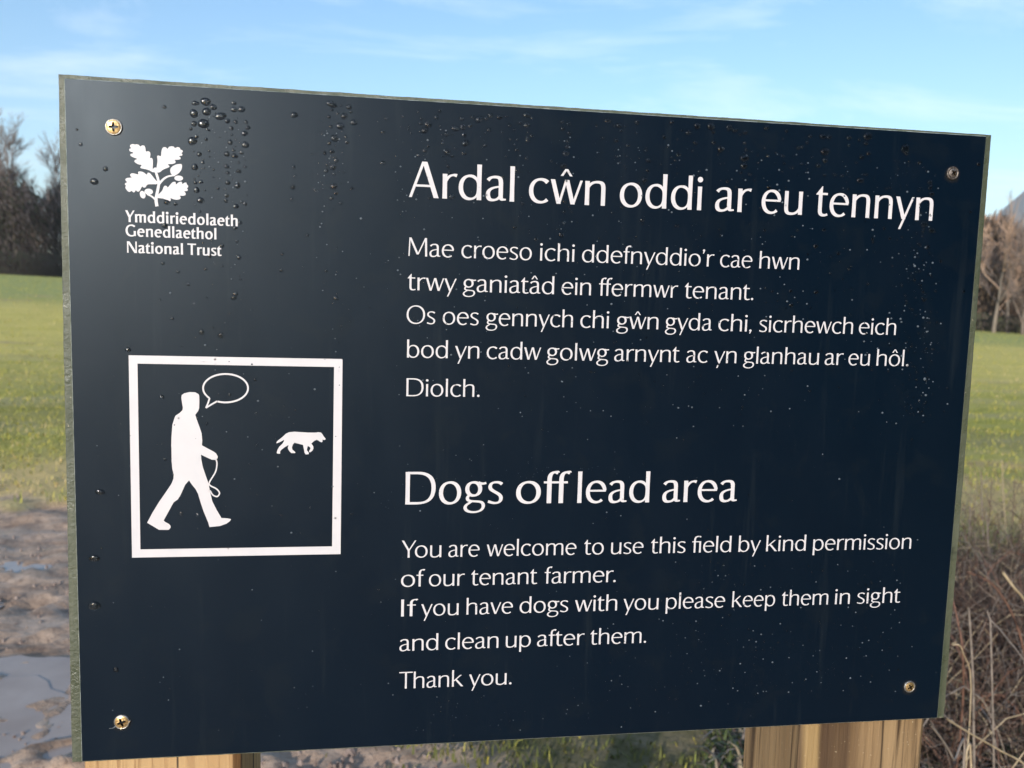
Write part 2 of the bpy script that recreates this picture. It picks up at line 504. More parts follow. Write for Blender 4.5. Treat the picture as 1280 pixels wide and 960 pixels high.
class Glyphs:
    """a humanist sans drawn with a slightly tilted broad pen"""
    def __init__(s, W, T):
        s.W, s.T = W, T; s.h, s.t = W / 2, T / 2
        s.cache = {}
    def pen(s, dx, dy):
        a = math.atan2(dy, dx) - math.radians(14)
        return s.T + (s.W - s.T) * abs(math.sin(a)) ** 1.4
    def stroke(s, pts, mult=None, closed=False):
        n = len(pts); L = []; Rr = []
        for i in range(n):
            if closed: a, b = pts[i - 1], pts[(i + 1) % n]
            else: a, b = pts[max(i - 1, 0)], pts[min(i + 1, n - 1)]
            dx_, dy_ = b[0] - a[0], b[1] - a[1]; q = math.hypot(dx_, dy_) or 1
            w = s.pen(dx_, dy_) / 2
            if mult: w *= mult(i / (n - 1))
            nx, ny = -dy_ / q * w, dx_ / q * w
            L.append((pts[i][0] + nx, pts[i][1] + ny)); Rr.append((pts[i][0] - nx, pts[i][1] - ny))
        return [[L[i], Rr[i], Rr[(i + 1) % n], L[(i + 1) % n]] for i in range(n if closed else n - 1)]
    def vbar(s, x, y0, y1, w=None):          # a stem, very slightly waisted
        w = (w or s.W) / 2; f = w * .07; k = (y1 - y0)
        ys = [y0, y0 + k * .12, y0 + k * .35, y0 + k * .65, y0 + k * .88, y1]
        ws = [w + f, w + f * .2, w - f * .3, w - f * .3, w + f * .2, w + f]
        return [[(x - ws[i], ys[i]), (x + ws[i], ys[i]), (x + ws[i + 1], ys[i + 1]), (x - ws[i + 1], ys[i + 1])] for i in range(5)]
    def hbar(s, x0, x1, y, w=None):
        w = (w or s.T) / 2
        return [[(x0, y - w), (x1, y - w), (x1, y + w), (x0, y + w)]]
    def diag(s, x0, y0, x1, y1, w):          # ends cut level
        q = math.hypot(x1 - x0, y1 - y0); k = w * q / abs(y1 - y0) / 2
        return [[(x0 - k, y0), (x0 + k, y0), (x1 + k, y1), (x1 - k, y1)]]
    def dot(s, x, y, r):
        return [[(x + r * math.cos(2 * math.pi * i / 14), y + r * math.sin(2 * math.pi * i / 14)) for i in range(14)]]
    def bowl(s, x0, x1, y0, y1, join=None):
        m_ = None
        if join is not None:
            def m_(u):
                a = 360 * u
                d = abs((a - join + 180) % 360 - 180)
                return 1 - .35 * math.exp(-((d - 38) / 26) ** 2)
        return s.stroke(arc((x0 + x1) / 2, (y0 + y1) / 2, (x1 - x0) / 2 - s.h, (y1 - y0) / 2 - s.t * 1.05, 0, 360, 34)[:-1], m_, True)
    def arch(s, x0, x1, top=X + OV):
        h, t = s.h, s.t
        return s.stroke(path(bez((x0 + h * .9, 300), (x0 + h + 20, 400), (x0 + (x1 - x0) * .33, top - t), (x0 + (x1 - x0) * .58, top - t)),
                             bez((x0 + (x1 - x0) * .58, top - t), (x0 + (x1 - x0) * .86, top - t), (x1 - h, 430), (x1 - h, 310)),
                             [(x1 - h, 200), (x1 - h, 60), (x1 - h, 0)]), lambda u: 1.0 if u > .3 else .62 + .38 * u / .3)
    def hat(s, x):
        w = s.T * .95
        return s.diag(x - 92, 560, x - 3, 700, w) + s.diag(x + 92, 560, x + 3, 700, w)
    def raw(s, ch):
        W, T, h, t = s.W, s.T, s.h, s.t
        r, st, dg = 30, 52, 6
        if ch in 'âôŵ':
            P, w, a, b = s.raw({'â': 'a', 'ô': 'o', 'ŵ': 'w'}[ch])
            return P + s.hat({'â': 175, 'ô': 230, 'ŵ': 318}[ch]), w, a, b
        if ch == 'o': return s.bowl(0, 460, -OV, X + OV), 460, r, r
        if ch == 'O': return s.bowl(0, 690, -OV, CAP + OV), 690, r, r
        if ch == 'c': return s.stroke(arc(232, X / 2, 232 - h, X / 2 + OV - t, 47, 313, 26), lambda u: 1 + .10 * (abs(u - .5) * 2) ** 6), 395, r, 12
        if ch == 'C': return s.stroke(arc(340, 350, 340 - h, 350 + OV - t, 45, 315, 26)), 600, r, 12
        if ch == 'G': return s.stroke(arc(345, 350, 345 - h, 350 + OV - t, 48, 300, 26)) + s.vbar(600 - h, 30, 330) , 600, r, 46
        if ch == 'e':
            cy = X / 2
            return s.stroke(arc(222, cy, 222 - h * .95, cy + OV - t, 8, 312, 30), lambda u: .82 + .18 * min(1, u / .12)) + s.hbar(h, 425, cy + 28, T * .9), 432, r, 20
        if ch == 'd': return s.bowl(0, 438, -OV, X + OV, 0) + s.vbar(440 - h, 0, CAP), 440, r, st
        if ch == 'b': return s.bowl(2, 440, -OV, X + OV, 180) + s.vbar(h, 0, CAP), 440, st, r
        if ch == 'p': return s.bowl(2, 440, -OV, X + OV, 180) + s.vbar(h, -205, X), 440, st, r
        if ch == 'q': return s.bowl(0, 438, -OV, X + OV, 0) + s.vbar(440 - h, -205, X), 440, r, st
        if ch == 'a':
            sx = 335 - h; top = X + OV - t
            P = s.stroke(path(bez((40, 400), (75, 455), (120, top), (180, top)), bez((180, top), (270, top), (sx, 440), (sx, 335)),
                              [(sx, 240), (sx, 110)], bez((sx, 110), (sx, 30), (sx + 25, 2 + t), (395, 12 + t))), lambda u: 1 if u < .8 else 1 - .35 * (u - .8) / .2)
            P += s.stroke(path(bez((sx, 290), (sx - 60, 275), (h, 265), (h, 130)), bez((h, 130), (h, 50), (70, t - OV), (140, t - OV)),
                               bez((140, t - OV), (215, t - OV), (sx - 20, 60), (sx, 125))), lambda u: .72 + .28 * math.sin(math.pi * u))
            return P, 392, 26, 18
        if ch == 'g':
            P = s.bowl(22, 375, 158, X + OV)
            P += s.stroke(path(bez((292, X - t * 1.0), (350, X - 28 - t), (400, X - 26 - t), (455, X - t - 4))))
            P += s.stroke(path(bez((120, 195), (70, 165), (50, 100), (105, 72)), bez((105, 72), (170, 48), (300, 62), (360, 35)),
                               bez((360, 35), (440, -5), (430, -205 + t), (205, -205 + t)), bez((205, -205 + t), (20, -205 + t), (-10, -70), (70, -10)),
                               bez((70, -10), (95, 10), (120, 25), (160, 52))), lambda u: .82)
            return P, 450, 22, 6
        if ch in 'fﬁ':
            hook = 345 if ch == 'ﬁ' else 262
            P = s.stroke(path([(105, 0), (105, 200), (105, 520)], bez((105, 520), (105, 660), (165, CAP + 12 - t), (235, CAP + 12 - t)),
                              bez((235, CAP + 12 - t), (265, CAP + 12 - t), (hook - 30, CAP - t), (hook, CAP - 8 - t))))
            P += s.hbar(0, 225, X - t)
            if ch == 'ﬁ':
                return P + s.hbar(200, 350, X - t) + s.vbar(352 - h, 0, X), 352, 14, st
            return P, 232, 14, 4
        if ch == 'h': return s.vbar(h, 0, CAP) + s.arch(0, 408), 408, st, st
        if ch == 'n': return s.vbar(h, 0, X) + s.arch(0, 408), 408, st, st
        if ch == 'm': return s.vbar(h, 0, X) + s.arch(0, 378) + s.arch(378 - W, 378 - W + 378), 756 - W, st, st
        if ch == 'u':
            P, w, a, b = s.raw('n')
            return [[(408 - x, X - y) for x, y in q] for q in P], w, a, b
        if ch == 'r':
            top = X + OV - t
            return s.vbar(h, 0, X) + s.stroke(path(bez((h, 285), (h + 22, 390), (130, top - 6), (205, top - 2)), bez((205, top - 2), (230, top), (255, top - 6), (272, top - 12))), lambda u: .7 + .38 * u), 272, st, 2
        if ch == 'i': return s.vbar(h, 0, X) + s.dot(h, 628, W * .66), W, st, st
        if ch == 'l': return s.vbar(h, 0, CAP), W, st, st
        if ch == 'I': return s.vbar(h, 0, CAP), W, st + 8, st + 8
        if ch == 'k':
            return s.vbar(h, 0, CAP) + s.diag(70, 235, 345, X, T * 1.02) + s.diag(400, 0, 150, 300, W), 440, st, 2
        if ch == 's':
            tp, bt = X + OV - t, t - OV
            return s.stroke(path(bez((300, 428), (262, 462), (225, tp), (175, tp)), bez((175, tp), (95, tp), (h * .8 + 18, 430), (h * .8 + 18, 365)),
                                 bez((h * .8 + 18, 365), (h * .8 + 18, 265), (318 - h * .8, 240), (318 - h * .8, 128)),
                                 bez((318 - h * .8, 128), (318 - h * .8, 50), (240, bt), (160, bt)), bez((160, bt), (105, bt), (50, 18 + t), (15, 50))),
                            lambda u: .9), 320, 26, 24
        if ch == 't':
            c = 98
            P = s.stroke(path([(c, 505), (c, 300), (c, 130)], bez((c, 130), (c, 40), (130, t - OV), (190, t - OV)), bez((190, t - OV), (220, t - OV), (250, t), (272, 14 + t))),
                         lambda u: 1 if u < .6 else 1 - .12 * (u - .6) / .4)
            P += [[(0, X - T), (c + h, X - T), (c + h, 620), (c + h - 12, 622), (0, X - T + 16)]] + s.hbar(c, 258, X - t)
            return P, 268, 8, 12
        if ch == 'v': return s.diag(h + 8, X, 205, 0, W) + s.diag(400, X, 212, 0, T * 1.02), 410, dg, dg
        if ch == 'w':
            return s.diag(h + 8, X, 178, 0, W * .97) + s.diag(318, X, 186, 0, T) + s.diag(332, X, 456, 0, W * .97) + s.diag(620, X, 464, 0, T), 632, dg, dg
        if ch == 'y': return s.diag(h + 8, X, 212, 10, W) + s.diag(408, X, 128, -208, T * 1.08), 418, dg, dg
        if ch == 'A': return s.diag(T * .55, 0, 268, CAP, T * 1.1) + s.diag(560 - h, 0, 292, CAP, W * 1.05) + s.hbar(110, 450, 232, T * .95), 572, dg, dg
        if ch == 'D':
            tp, bt = CAP - t, t
            return s.vbar(h, 0, CAP) + s.stroke(path([(h, tp), (120, tp), (240, tp)], bez((240, tp), (470, tp), (612 - h, 560), (612 - h, 352)),
                                                     bez((612 - h, 352), (612 - h, 140), (470, bt), (240, bt)), [(120, bt), (h, bt)])), 612, st + 4, r
        if ch == 'M':
            return s.diag(T * .5, 0, 48, CAP, T) + s.diag(62, CAP, 330, 70, W) + s.diag(606, CAP, 338, 70, T) + s.diag(668 - h, 0, 616, CAP, W), 672, st - 12, st - 12
        if ch == 'N':
            return s.vbar(T / 2, 0, CAP, T) + s.diag(h + 12, CAP, 555 - h, 0, W) + s.vbar(565 - T / 2, 0, CAP, T), 565, st, st
        if ch == 'T': return s.hbar(0, 520, CAP - t, T * 1.05) + s.vbar(260, 0, CAP - 4), 520, 4, 4
        if ch == 'Y': return s.vbar(255, 0, 330) + s.diag(h + 6, CAP, 255, 290, W) + s.diag(498, CAP, 262, 290, T * 1.08), 508, 0, 0
        if ch == '.': return s.dot(W * .64, W * .58, W * .66), W * 1.28, 40, 30
        if ch in ",’":
            k = 0 if ch == ',' else 590
            q = s.dot(W * .64, W * .6 + k, W * .62) + [[(W * .45, W * .1 + k), (W * 1.22, W * .5 + k), (W * .6, -W * 1.1 + k), (W * .1, -W * 1.2 + k)]]
            return q, W * 1.25, 30, 26
        raise KeyError(ch)
    def glyph(s, ch):
        if ch not in s.cache:
            P, w, a, b = s.raw(ch)
            s.cache[ch] = (*union(P, 2.0), w, a, b)
        return s.cache[ch]
    def word(s, txt):
        V, F, x = [], [], 0.0
        for i, ch in enumerate(txt):
            gv, gf, w, a, b = s.glyph(ch)
            if i: x += a * 1.12
            if i and txt[i - 1] == 'f' and ch == 'f': x -= 30
            if i and txt[i - 1] in 'YT' and ch in 'ouah': x -= 62 if ch != 'h' else 20
            if i and txt[i - 1] == 'r' and ch in '.,': x -= 40
            o = len(V)
            V += [(vx + x, vy) for vx, vy in gv]; F += [tuple(i_ + o for i_ in f) for f in gf]
            x += w
            right = x
            x += b * 1.12
        return V, F, right

def union(polys, eps):
    """triangulates overlapping outlines as one flat shape"""
    vs, fs = [], []
    for q in polys:
        a = sum(q[i][0] * q[(i + 1) % len(q)][1] - q[(i + 1) % len(q)][0] * q[i][1] for i in range(len(q)))
        if abs(a) < 1e-9: continue
        if a < 0: q = q[::-1]
        o = len(vs); vs += [Vector(p) for p in q]; fs.append([o + i for i in range(len(q))])
    r_ = delaunay_2d_cdt(vs, [], fs, 0, eps)
    vv = [(v.x, v.y) for v in r_[0]]
    polys = [[vs[i] for i in f] for f in fs]
    box = [(min(p[0] for p in q), max(p[0] for p in q), min(p[1] for p in q), max(p[1] for p in q)) for q in polys]
    def hit(x, y):
        for q, (a, b, c, d) in zip(polys, box):
            if x < a or x > b or y < c or y > d: continue
            k = False; n = len(q)
            for i in range(n):
                x1, y1 = q[i - 1]; x2, y2 = q[i]
                if (y1 > y) != (y2 > y) and x < (x2 - x1) * (y - y1) / (y2 - y1) + x1: k = not k
            if k: return True
        return False
    F = []
    for f in r_[2]:
        if hit(sum(vv[i][0] for i in f) / 3, sum(vv[i][1] for i in f) / 3): F.append(tuple(f))
    return vv, F

PRINT_Y = -.00012
def flat(name, V, F, parent, mat=M_PRINT, label=None, y=PRINT_Y):
    """panel coordinates in metres (x from the left edge, z from the top) -> a thin printed layer"""
    me = mesh(name, [(x - .297, y, TOP_Z + z) for x, z in V], F, mat)
    bm = bmesh.new(); bm.from_mesh(me)
    for f in bm.faces:
        f.normal_update()
        if f.normal.y > 0: f.normal_flip()
    bm.to_mesh(me); bm.free()
    return props(link(name, me, parent), label)

G_HEAD = Glyphs(86, 46); G_BODY = Glyphs(71, 42); G_LOGO = Glyphs(124, 80)
def text_line(glyphs, cap_mm, base_mm, words, label):
    V, F = [], []
    for txt, x0, x1, py in words:
        gv, gf, w = glyphs.word(txt)
        a = on_panel(x0, py)[0]; b = on_panel(x1, py)[0]
        lo = min(v[0] for v in gv); k = (b - a) / (max(v[0] for v in gv) - lo); kz = cap_mm / 1000 / CAP
        o = len(V)
        V += [(a + (vx - lo) * k, -base_mm / 1000 + vy * kz) for vx, vy in gv]
        F += [tuple(i + o for i in f) for f in gf]
    return flat('text_line', V, F, PANEL, label=label)
LINES = [
 (G_HEAD, 22.0, 59.0, 'large white Welsh heading', 246, 275, [('Ardal', 511.1, 642.7), ('cŵn', 660.7, 756.1), ('oddi', 774.1, 877.1), ('ar', 893.4, 938.4), ('eu', 951.1, 1002.3), ('tennyn', 1018.6, 1165.4)]),
 (G_BODY, 11.5, 95.5, 'first small white Welsh line, under the heading', 320, 336, [('Mae', 510.5, 567.3), ('croeso', 576.6, 664.5), ('ichi', 674.6, 717.9), ('ddefnyddio’r', 727.2, 892.5), ('cae', 899.7, 940.1), ('hwn', 948.8, 998.8)]),
 (G_BODY, 11.5, 116.8, 'second small white Welsh line', 363, 375, [('trwy', 509.4, 570.5), ('ganiatâd', 578.5, 692.4), ('ein', 701.7, 738.4), ('ffermwr', 748.2, 847.1), ('tenant.', 855.3, 941.4)]),
 (G_BODY, 11.5, 138.0, 'third small white Welsh line, with a comma in it', 405, 418, [('Os', 508.1, 543.9), ('oes', 553.2, 598.1), ('gennych', 607.1, 715.8), ('chi', 725.1, 760.9), ('gŵn', 770.2, 822.6), ('gyda', 831.2, 889.6), ('chi,', 897.6, 939.3), ('sicrhewch', 948.6, 1065.7), ('eich', 1073.1, 1119.4)]),
 (G_BODY, 11.5, 159.6, 'fourth and longest small white Welsh line', 447, 457, [('bod', 508.6, 559.6), ('yn', 568.6, 598.9), ('cadw', 608.2, 675.9), ('golwg', 683.1, 760.9), ('arnynt', 767.6, 849.2), ('ac', 857.7, 884.3), ('yn', 892.3, 920.1), ('glanhau', 928.9, 1023.2), ('ar', 1030.6, 1053.8), ('eu', 1060.1, 1086.7), ('hôl.', 1095.2, 1135.3)]),
 (G_BODY, 11.5, 184.4, 'single Welsh word of thanks', 495, 496, [('Diolch.', 507.8, 599.4)]),
 (G_HEAD, 21.4, 255.2, 'large white English heading', 630, 627, [('Dogs', 506.5, 628.2), ('off', 644.7, 713.2), ('lead', 721.3, 811.3), ('area', 827.5, 920.7)]),
 (G_BODY, 11.5, 290.8, 'first small white English line, under the heading', 696, 687, [('You', 502, 551.6), ('are', 560.4, 599.4), ('welcome', 608.2, 720.3), ('to', 729.9, 754.3), ('use', 763.6, 804), ('this', 813.3, 856.4), ('ﬁeld', 864.6, 913.5), ('by', 922.8, 950.2), ('kind', 957.3, 1006.7), ('permission', 1015.8, 1138.2)]),
 (G_BODY, 11.5, 310.4, 'second small white English line', 733, 728, [('of', 501.2, 531.2), ('our', 536, 580.8), ('tenant', 588.8, 671.4), ('farmer.', 680.5, 769.4)]),
 (G_BODY, 11.5, 330.5, 'third and longest small white English line', 770, 753, [('If', 501.2, 522.4), ('you', 526.4, 573.1), ('have', 583, 640.9), ('dogs', 649.4, 709.9), ('with', 718.4, 771), ('you', 779, 822.7), ('please', 832, 905.8), ('keep', 914.8, 968.2), ('them', 976.7, 1034.6), ('in', 1043.1, 1061.7), ('sight', 1071, 1124.9)]),
 (G_BODY, 11.5, 354.2, 'fourth small white English line', 813, 804, [('and', 499.3, 547.6), ('clean', 556.4, 622.8), ('up', 632.1, 663.2), ('after', 671.2, 730.4), ('them.', 737.6, 807.4)]),
 (G_BODY, 11.5, 380.2, 'English thanks, the lowest line', 861, 855, [('Thank', 498.8, 579), ('you.', 586.2, 639.3)]),
 (G_LOGO, 6.9, 81.3, 'small bold white line right under the leaf emblem', 278, 283, [('Ymddiriedolaeth', 156.8, 297.1)]),
 (G_LOGO, 6.9, 89.7, 'middle small bold white line under the leaf emblem', 296, 299, [('Genedlaethol', 157.2, 270.6)]),
 (G_LOGO, 6.8, 99.5, 'lowest small bold white line under the leaf emblem', 316, 319, [('National', 159, 228.9), ('Trust', 234.4, 277.3)]),
]
for g, cap, base, lab, y0, y1, words in LINES:
    xa, xb = words[0][1], words[-1][2]
    text_line(g, cap, base, [(t_, a, b, y0 + (y1 - y0) * ((a + b) / 2 - xa) / max(xb - xa, 1)) for t_, a, b in words], lab)

# ------------------------------------------------------------------ emblem and pictogram
def P_(ox, oy, s, pts): return [on_panel(ox + x / s, oy + y / s) for x, y in pts]
def smooth_loop(p, n=3):
    out = []
    k = len(p)
    for i in range(k):
        a, b, c, d = p[i - 1], p[i], p[(i + 1) % k], p[(i + 2) % k]
        for j in range(n):
            t = j / n
            out.append(tuple(.5 * ((2 * b[q]) + (-a[q] + c[q]) * t + (2 * a[q] - 5 * b[q] + 4 * c[q] - d[q]) * t * t + (-a[q] + 3 * b[q] - 3 * c[q] + d[q]) * t ** 3) for q in (0, 1)))
    return out
def smooth_open(p, n=8):
    q = [p[0]] + list(p) + [p[-1]]; out = []
    for i in range(1, len(q) - 2):
        a, b, c, d = q[i - 1], q[i], q[i + 1], q[i + 2]
        for j in range(n):
            t = j / n
            out.append(tuple(.5 * ((2 * b[k]) + (-a[k] + c[k]) * t + (2 * a[k] - 5 * b[k] + 4 * c[k] - d[k]) * t * t + (-a[k] + 3 * b[k] - 3 * c[k] + d[k]) * t ** 3) for k in (0, 1)))
    out.append(p[-1]); return out
def ribbon(pts, ws):
    n = len(pts); q = []
    L, R2 = [], []
    for i in range(n):
        a, b = pts[max(i - 1, 0)], pts[min(i + 1, n - 1)]
        dx_, dy_ = b[0] - a[0], b[1] - a[1]; l = math.hypot(dx_, dy_) or 1
        w = ws if isinstance(ws, (int, float)) else ws[0] + (ws[1] - ws[0]) * i / (n - 1)
        L.append((pts[i][0] - dy_ / l * w / 2, pts[i][1] + dx_ / l * w / 2)); R2.append((pts[i][0] + dy_ / l * w / 2, pts[i][1] - dx_ / l * w / 2))
    return [[L[i], R2[i], R2[i + 1], L[i + 1]] for i in range(n - 1)]
def ellipse(cx, cy, rx, ry, rot=0, n=24):
    c, s = math.cos(rot), math.sin(rot)
    return [(cx + rx * math.cos(a) * c - ry * math.sin(a) * s, cy + rx * math.cos(a) * s + ry * math.sin(a) * c) for a in [2 * math.pi * i / n for i in range(n)]]
LEAVES = [
 [(120,75),(150,65),(178,72),(205,68),(235,80),(248,100),(275,82),(305,90),(318,120),(325,165),(355,160),(378,175),(385,205),(378,250),(400,250),(415,270),(418,330),(415,400),(430,440),(405,435),(370,415),(320,400),(270,390),(248,375),(270,345),(235,338),(195,320),(170,295),(185,275),(210,262),(165,245),(125,225),(118,200),(150,190),(158,178),(120,165),(102,145),(108,128),(130,120),(113,100)],
 [(475,230),(495,218),(525,228),(530,180),(540,130),(560,108),(590,108),(612,130),(630,105),(660,95),(695,100),(715,120),(745,105),(775,115),(785,138),(812,150),(815,170),(798,185),(812,205),(800,220),(765,225),(788,250),(780,268),(745,275),(705,275),(722,300),(710,320),(670,332),(615,332),(640,360),(625,378),(580,395),(540,415),(520,435),(480,445),(465,420),(470,360),(480,290)],
 [(115,470),(140,455),(180,460),(225,470),(220,440),(245,430),(290,440),(340,475),(345,450),(375,450),(410,490),(445,535),(470,560),(480,580),(465,600),(430,600),(395,600),(345,605),(320,640),(295,645),(275,630),(255,665),(235,695),(210,697),(190,680),(175,705),(155,708),(135,688),(110,703),(85,695),(60,665),(50,640),(60,620),(42,600),(60,580),(75,575),(52,545),(60,525),(90,515),(140,510),(120,495)],
 [(490,740),(520,710),(545,680),(560,640),(580,620),(605,628),(615,645),(650,605),(680,575),(710,568),(722,580),(725,605),(755,580),(790,565),(808,580),(810,600),(840,580),(865,580),(870,605),(888,620),(885,645),(870,655),(885,675),(870,692),(835,695),(855,720),(850,745),(820,755),(775,755),(790,780),(775,800),(735,808),(690,800),(650,785),(658,810),(640,828),(600,810),(550,790),(490,785),(480,765)],
]
em = [smooth_loop(l, 2) for l in LEAVES]
em.append(smooth_loop([(650,405),(670,370),(710,345),(750,333),(800,335),(805,380),(790,420),(760,455),(715,482),(680,480),(655,450)], 3))
em.append(ellipse(762, 520, 58, 35, .05)); em.append(ellipse(282, 740, 36, 52, -.35)); em.append(ellipse(362, 700, 57, 40, .1)); em.append(ellipse(452, 412, 34, 34))
em += ribbon(smooth_open([(472, 895), (460, 800), (480, 690), (496, 590), (480, 510), (455, 430)], 6), (44, 30))
em += ribbon(smooth_open([(497, 600), (560, 532), (625, 495), (715, 482)], 6), (34, 17))
em += ribbon(smooth_open([(455, 808), (400, 762), (340, 735)], 6), (26, 16))
em += ribbon([(440, 570), (500, 585)], 26)
def shape(name, polys, ox, oy, s, label, eps=.5):
    V, F = union([[(x, -y) for x, y in q] for q in polys], eps)
    V = [on_panel(ox + x / s, oy - y / s) for x, y in V]
    return flat(name, V, F, PANEL, label=label)
shape('leaf_emblem', em, 152, 174, 10.667, 'white oak sprig emblem with four leaves and two acorns')

def framebox():
    o = [(.0328, -.1612), (.1604, -.1613), (.1601, -.2876), (.0326, -.2876)]
    i = [(.0378, -.1662), (.1552, -.1664), (.1547, -.2824), (.0376, -.2824)]
    return o + i, [(0, 1, 5, 4), (1, 2, 6, 5), (2, 3, 7, 6), (3, 0, 4, 7)]
flat('square_frame', *framebox(), PANEL, label='white square frame around the dog walker')
U, D_ = (180, 460), (180, 560)
def c2(pts): return [(U[0] + x / 8.727, U[1] + y / 8.727) for x, y in pts]
def c3(pts): return [(D_[0] + x / 8.727, D_[1] + y / 8.727) for x, y in pts]
walker = c2([(408,325),(412,295),(440,275),(500,262),(560,265),(595,285),(602,300),(604,370),(602,440),(590,470),(560,510),(575,560),(605,640),(628,710),(636,790),(632,843),(700,880),(760,912),(785,930),(800,955)]) + \
 c3([(805,95),(800,115),(780,130),(740,127),(690,105),(622,72),(625,120),(640,200),(670,290),(705,390),(722,480),(745,580),(790,670),(845,763),(905,766),(950,775),(940,795),(900,825),(830,850),(715,862),(700,810),(650,690),(620,600),(590,500),(565,450),(520,395),(492,352),(450,400),(400,510),(370,560),(325,590),(215,790),(230,805),(275,830),(290,850),(290,870),(270,892),(165,892),(35,815),(90,710),(170,580),(240,480),(300,390),(322,335),(325,290),(310,230),(302,150),(300,0)]) + \
 c2([(298,850),(300,760),(310,620),(335,540),(345,520),(390,490),(420,460),(425,430),(415,380)])
shape('walker_figure', [walker], 0, 0, 1, 'white silhouette of a walking person', .01)
dog = [(100,430),(105,395),(140,360),(230,290),(310,215),(380,182),(500,170),(800,190),(980,190),(1030,180),(1090,190),(1120,225),(1150,275),(1195,330),(1175,355),(1135,350),(1120,345),(1125,385),(1105,408),(1070,395),(1030,365),(990,352),(930,380),(875,435),(915,490),(922,540),(900,590),(850,628),(825,620),(830,590),(855,550),(845,515),(795,485),(785,530),(775,580),(820,640),(815,670),(750,675),(725,640),(710,560),(690,465),(600,440),(500,415),(465,455),(445,510),(450,565),(520,625),(515,645),(430,645),(385,600),(355,550),(355,510),(370,465),(290,510),(210,570),(180,610),(180,660),(115,655),(105,630),(125,570),(165,500),(230,440),(265,385),(270,350),(190,395)]
shape('dog_figure', [dog], 340, 530, 17.78, 'white silhouette of a small dog')
bub = [(890 + 245 * math.cos(a), 220 + 155 * math.sin(a)) for a in [R_(136 + 335 * i / 56) for i in range(57)]]
shape('speech_bubble', ribbon(bub, 19) + ribbon([(797, 362), (740, 395), (676, 434)], 18) + ribbon([(676, 436), (700, 380), (716, 328)], 18), 180, 460, 8.727, 'white outline of a speech bubble')
lead_c = smooth_open([(785, 122), (796, 170), (780, 260), (715, 372), (722, 408), (790, 445), (824, 490), (800, 528), (752, 512), (720, 462)], 7)
shape('lead_loop', ribbon(lead_c, 15), 180, 560, 8.727, 'thin white loop of a dog lead')

# ------------------------------------------------------------------ water drops
DROPS = []
def dl(ox, oy, s, L):
    for d in L: DROPS.append((ox + d[0] / s, oy + d[1] / s, d[2] / s, d[3] if len(d) > 3 else 1.0, d[4] if len(d) > 4 else 0.0))
dl(225, 115, 6.62, [(127,92,20,1.35,0),(212,80,32,1.2,-.3),(275,125,25),(115,178,31),(220,162,29,1.15,.2),(335,200,30,1.5,.35),(393,240,18),(460,248,16),(445,145,22),(508,143,25),(446,93,14,1.4),(116,262,22),(194,262,36,1.1),(90,305,12),(232,312,12,1.6,-.4),(426,300,15),(545,250,15),(562,296,18),(534,342,23),(103,405,33),(138,368,14),(217,392,12),(182,422,8),(415,416,18),(540,437,25),(430,355,9),(463,396,8),(240,489,10),(160,515,17),(112,490,7),(388,513,21),(452,528,22),(508,500,16),(444,482,12),(386,460,8),(122,621,25),(190,582,12),(244,620,9),(203,630,8),(280,642,8),(320,582,9),(246,536,7),(386,616,18),(485,583,9),(540,618,11),(487,655,17),(394,668,14),(127,750,14),(173,744,17),(122,718,8),(152,694,7),(395,750,18),(475,776,21),(540,742,10),(436,724,8),(420,688,7),(137,811,23),(205,814,8),(315,797,12),(375,804,8),(440,790,8),(170,897,26),(386,857,16),(380,900,15),(508,911,11),(538,926,14),(464,945,18),(123,932,8),(376,330,8),(495,415,6),(458,448,6),(285,505,5),(278,705,6),(330,715,6),(425,578,6),(420,622,5),(170,662,5),(540,565,5)])
dl(390, 120, 4.923, [(120,50,19,1.6,-.4),(228,68,14),(240,98,8),(123,86,8),(157,106,8),(104,128,10),(198,123,17),(257,163,18),(174,186,20),(117,188,9),(138,260,21),(208,250,8),(216,284,10),(105,290,12),(146,303,6),(120,341,13),(79,352,9),(148,396,13),(129,437,18),(92,424,8),(87,460,12),(134,480,10),(133,556,18),(146,597,11),(119,630,12),(176,658,9),(17,576,9),(458,138,10),(436,222,12),(405,157,6),(558,125,9),(435,411,13),(246,568,8),(653,95,8),(786,90,10),(765,131,12),(670,168,11),(714,175,20),(691,212,18),(672,138,8),(788,184,7),(795,208,7),(828,235,12),(880,200,18,1.2),(928,190,16),(922,140,12),(936,238,13),(988,130,10),(1028,144,18,1.2,.4),(972,184,12),(1072,138,10),(1098,120,13),(1155,130,14,1.2),(1198,125,7),(1090,208,11),(946,290,16,1.3,.5),(1065,303,10),(832,345,17),(803,290,8),(935,352,10,1.3),(695,336,11),(716,310,8),(652,364,9),(862,370,8),(803,370,7),(838,432,11),(846,468,10),(860,620,15),(722,628,8),(1170,222,9),(1217,182,9),(1242,208,7),(1219,267,8),(1262,268,8),(1246,300,7),(1260,330,10),(1196,370,8),(1262,460,13),(1175,498,8),(150,62,6),(180,60,6),(95,230,6),(76,243,5),(186,215,5),(168,266,6),(295,241,5),(165,465,6),(107,385,6),(186,348,5),(66,545,6),(36,481,6),(712,272,7),(678,280,6),(800,240,7)])
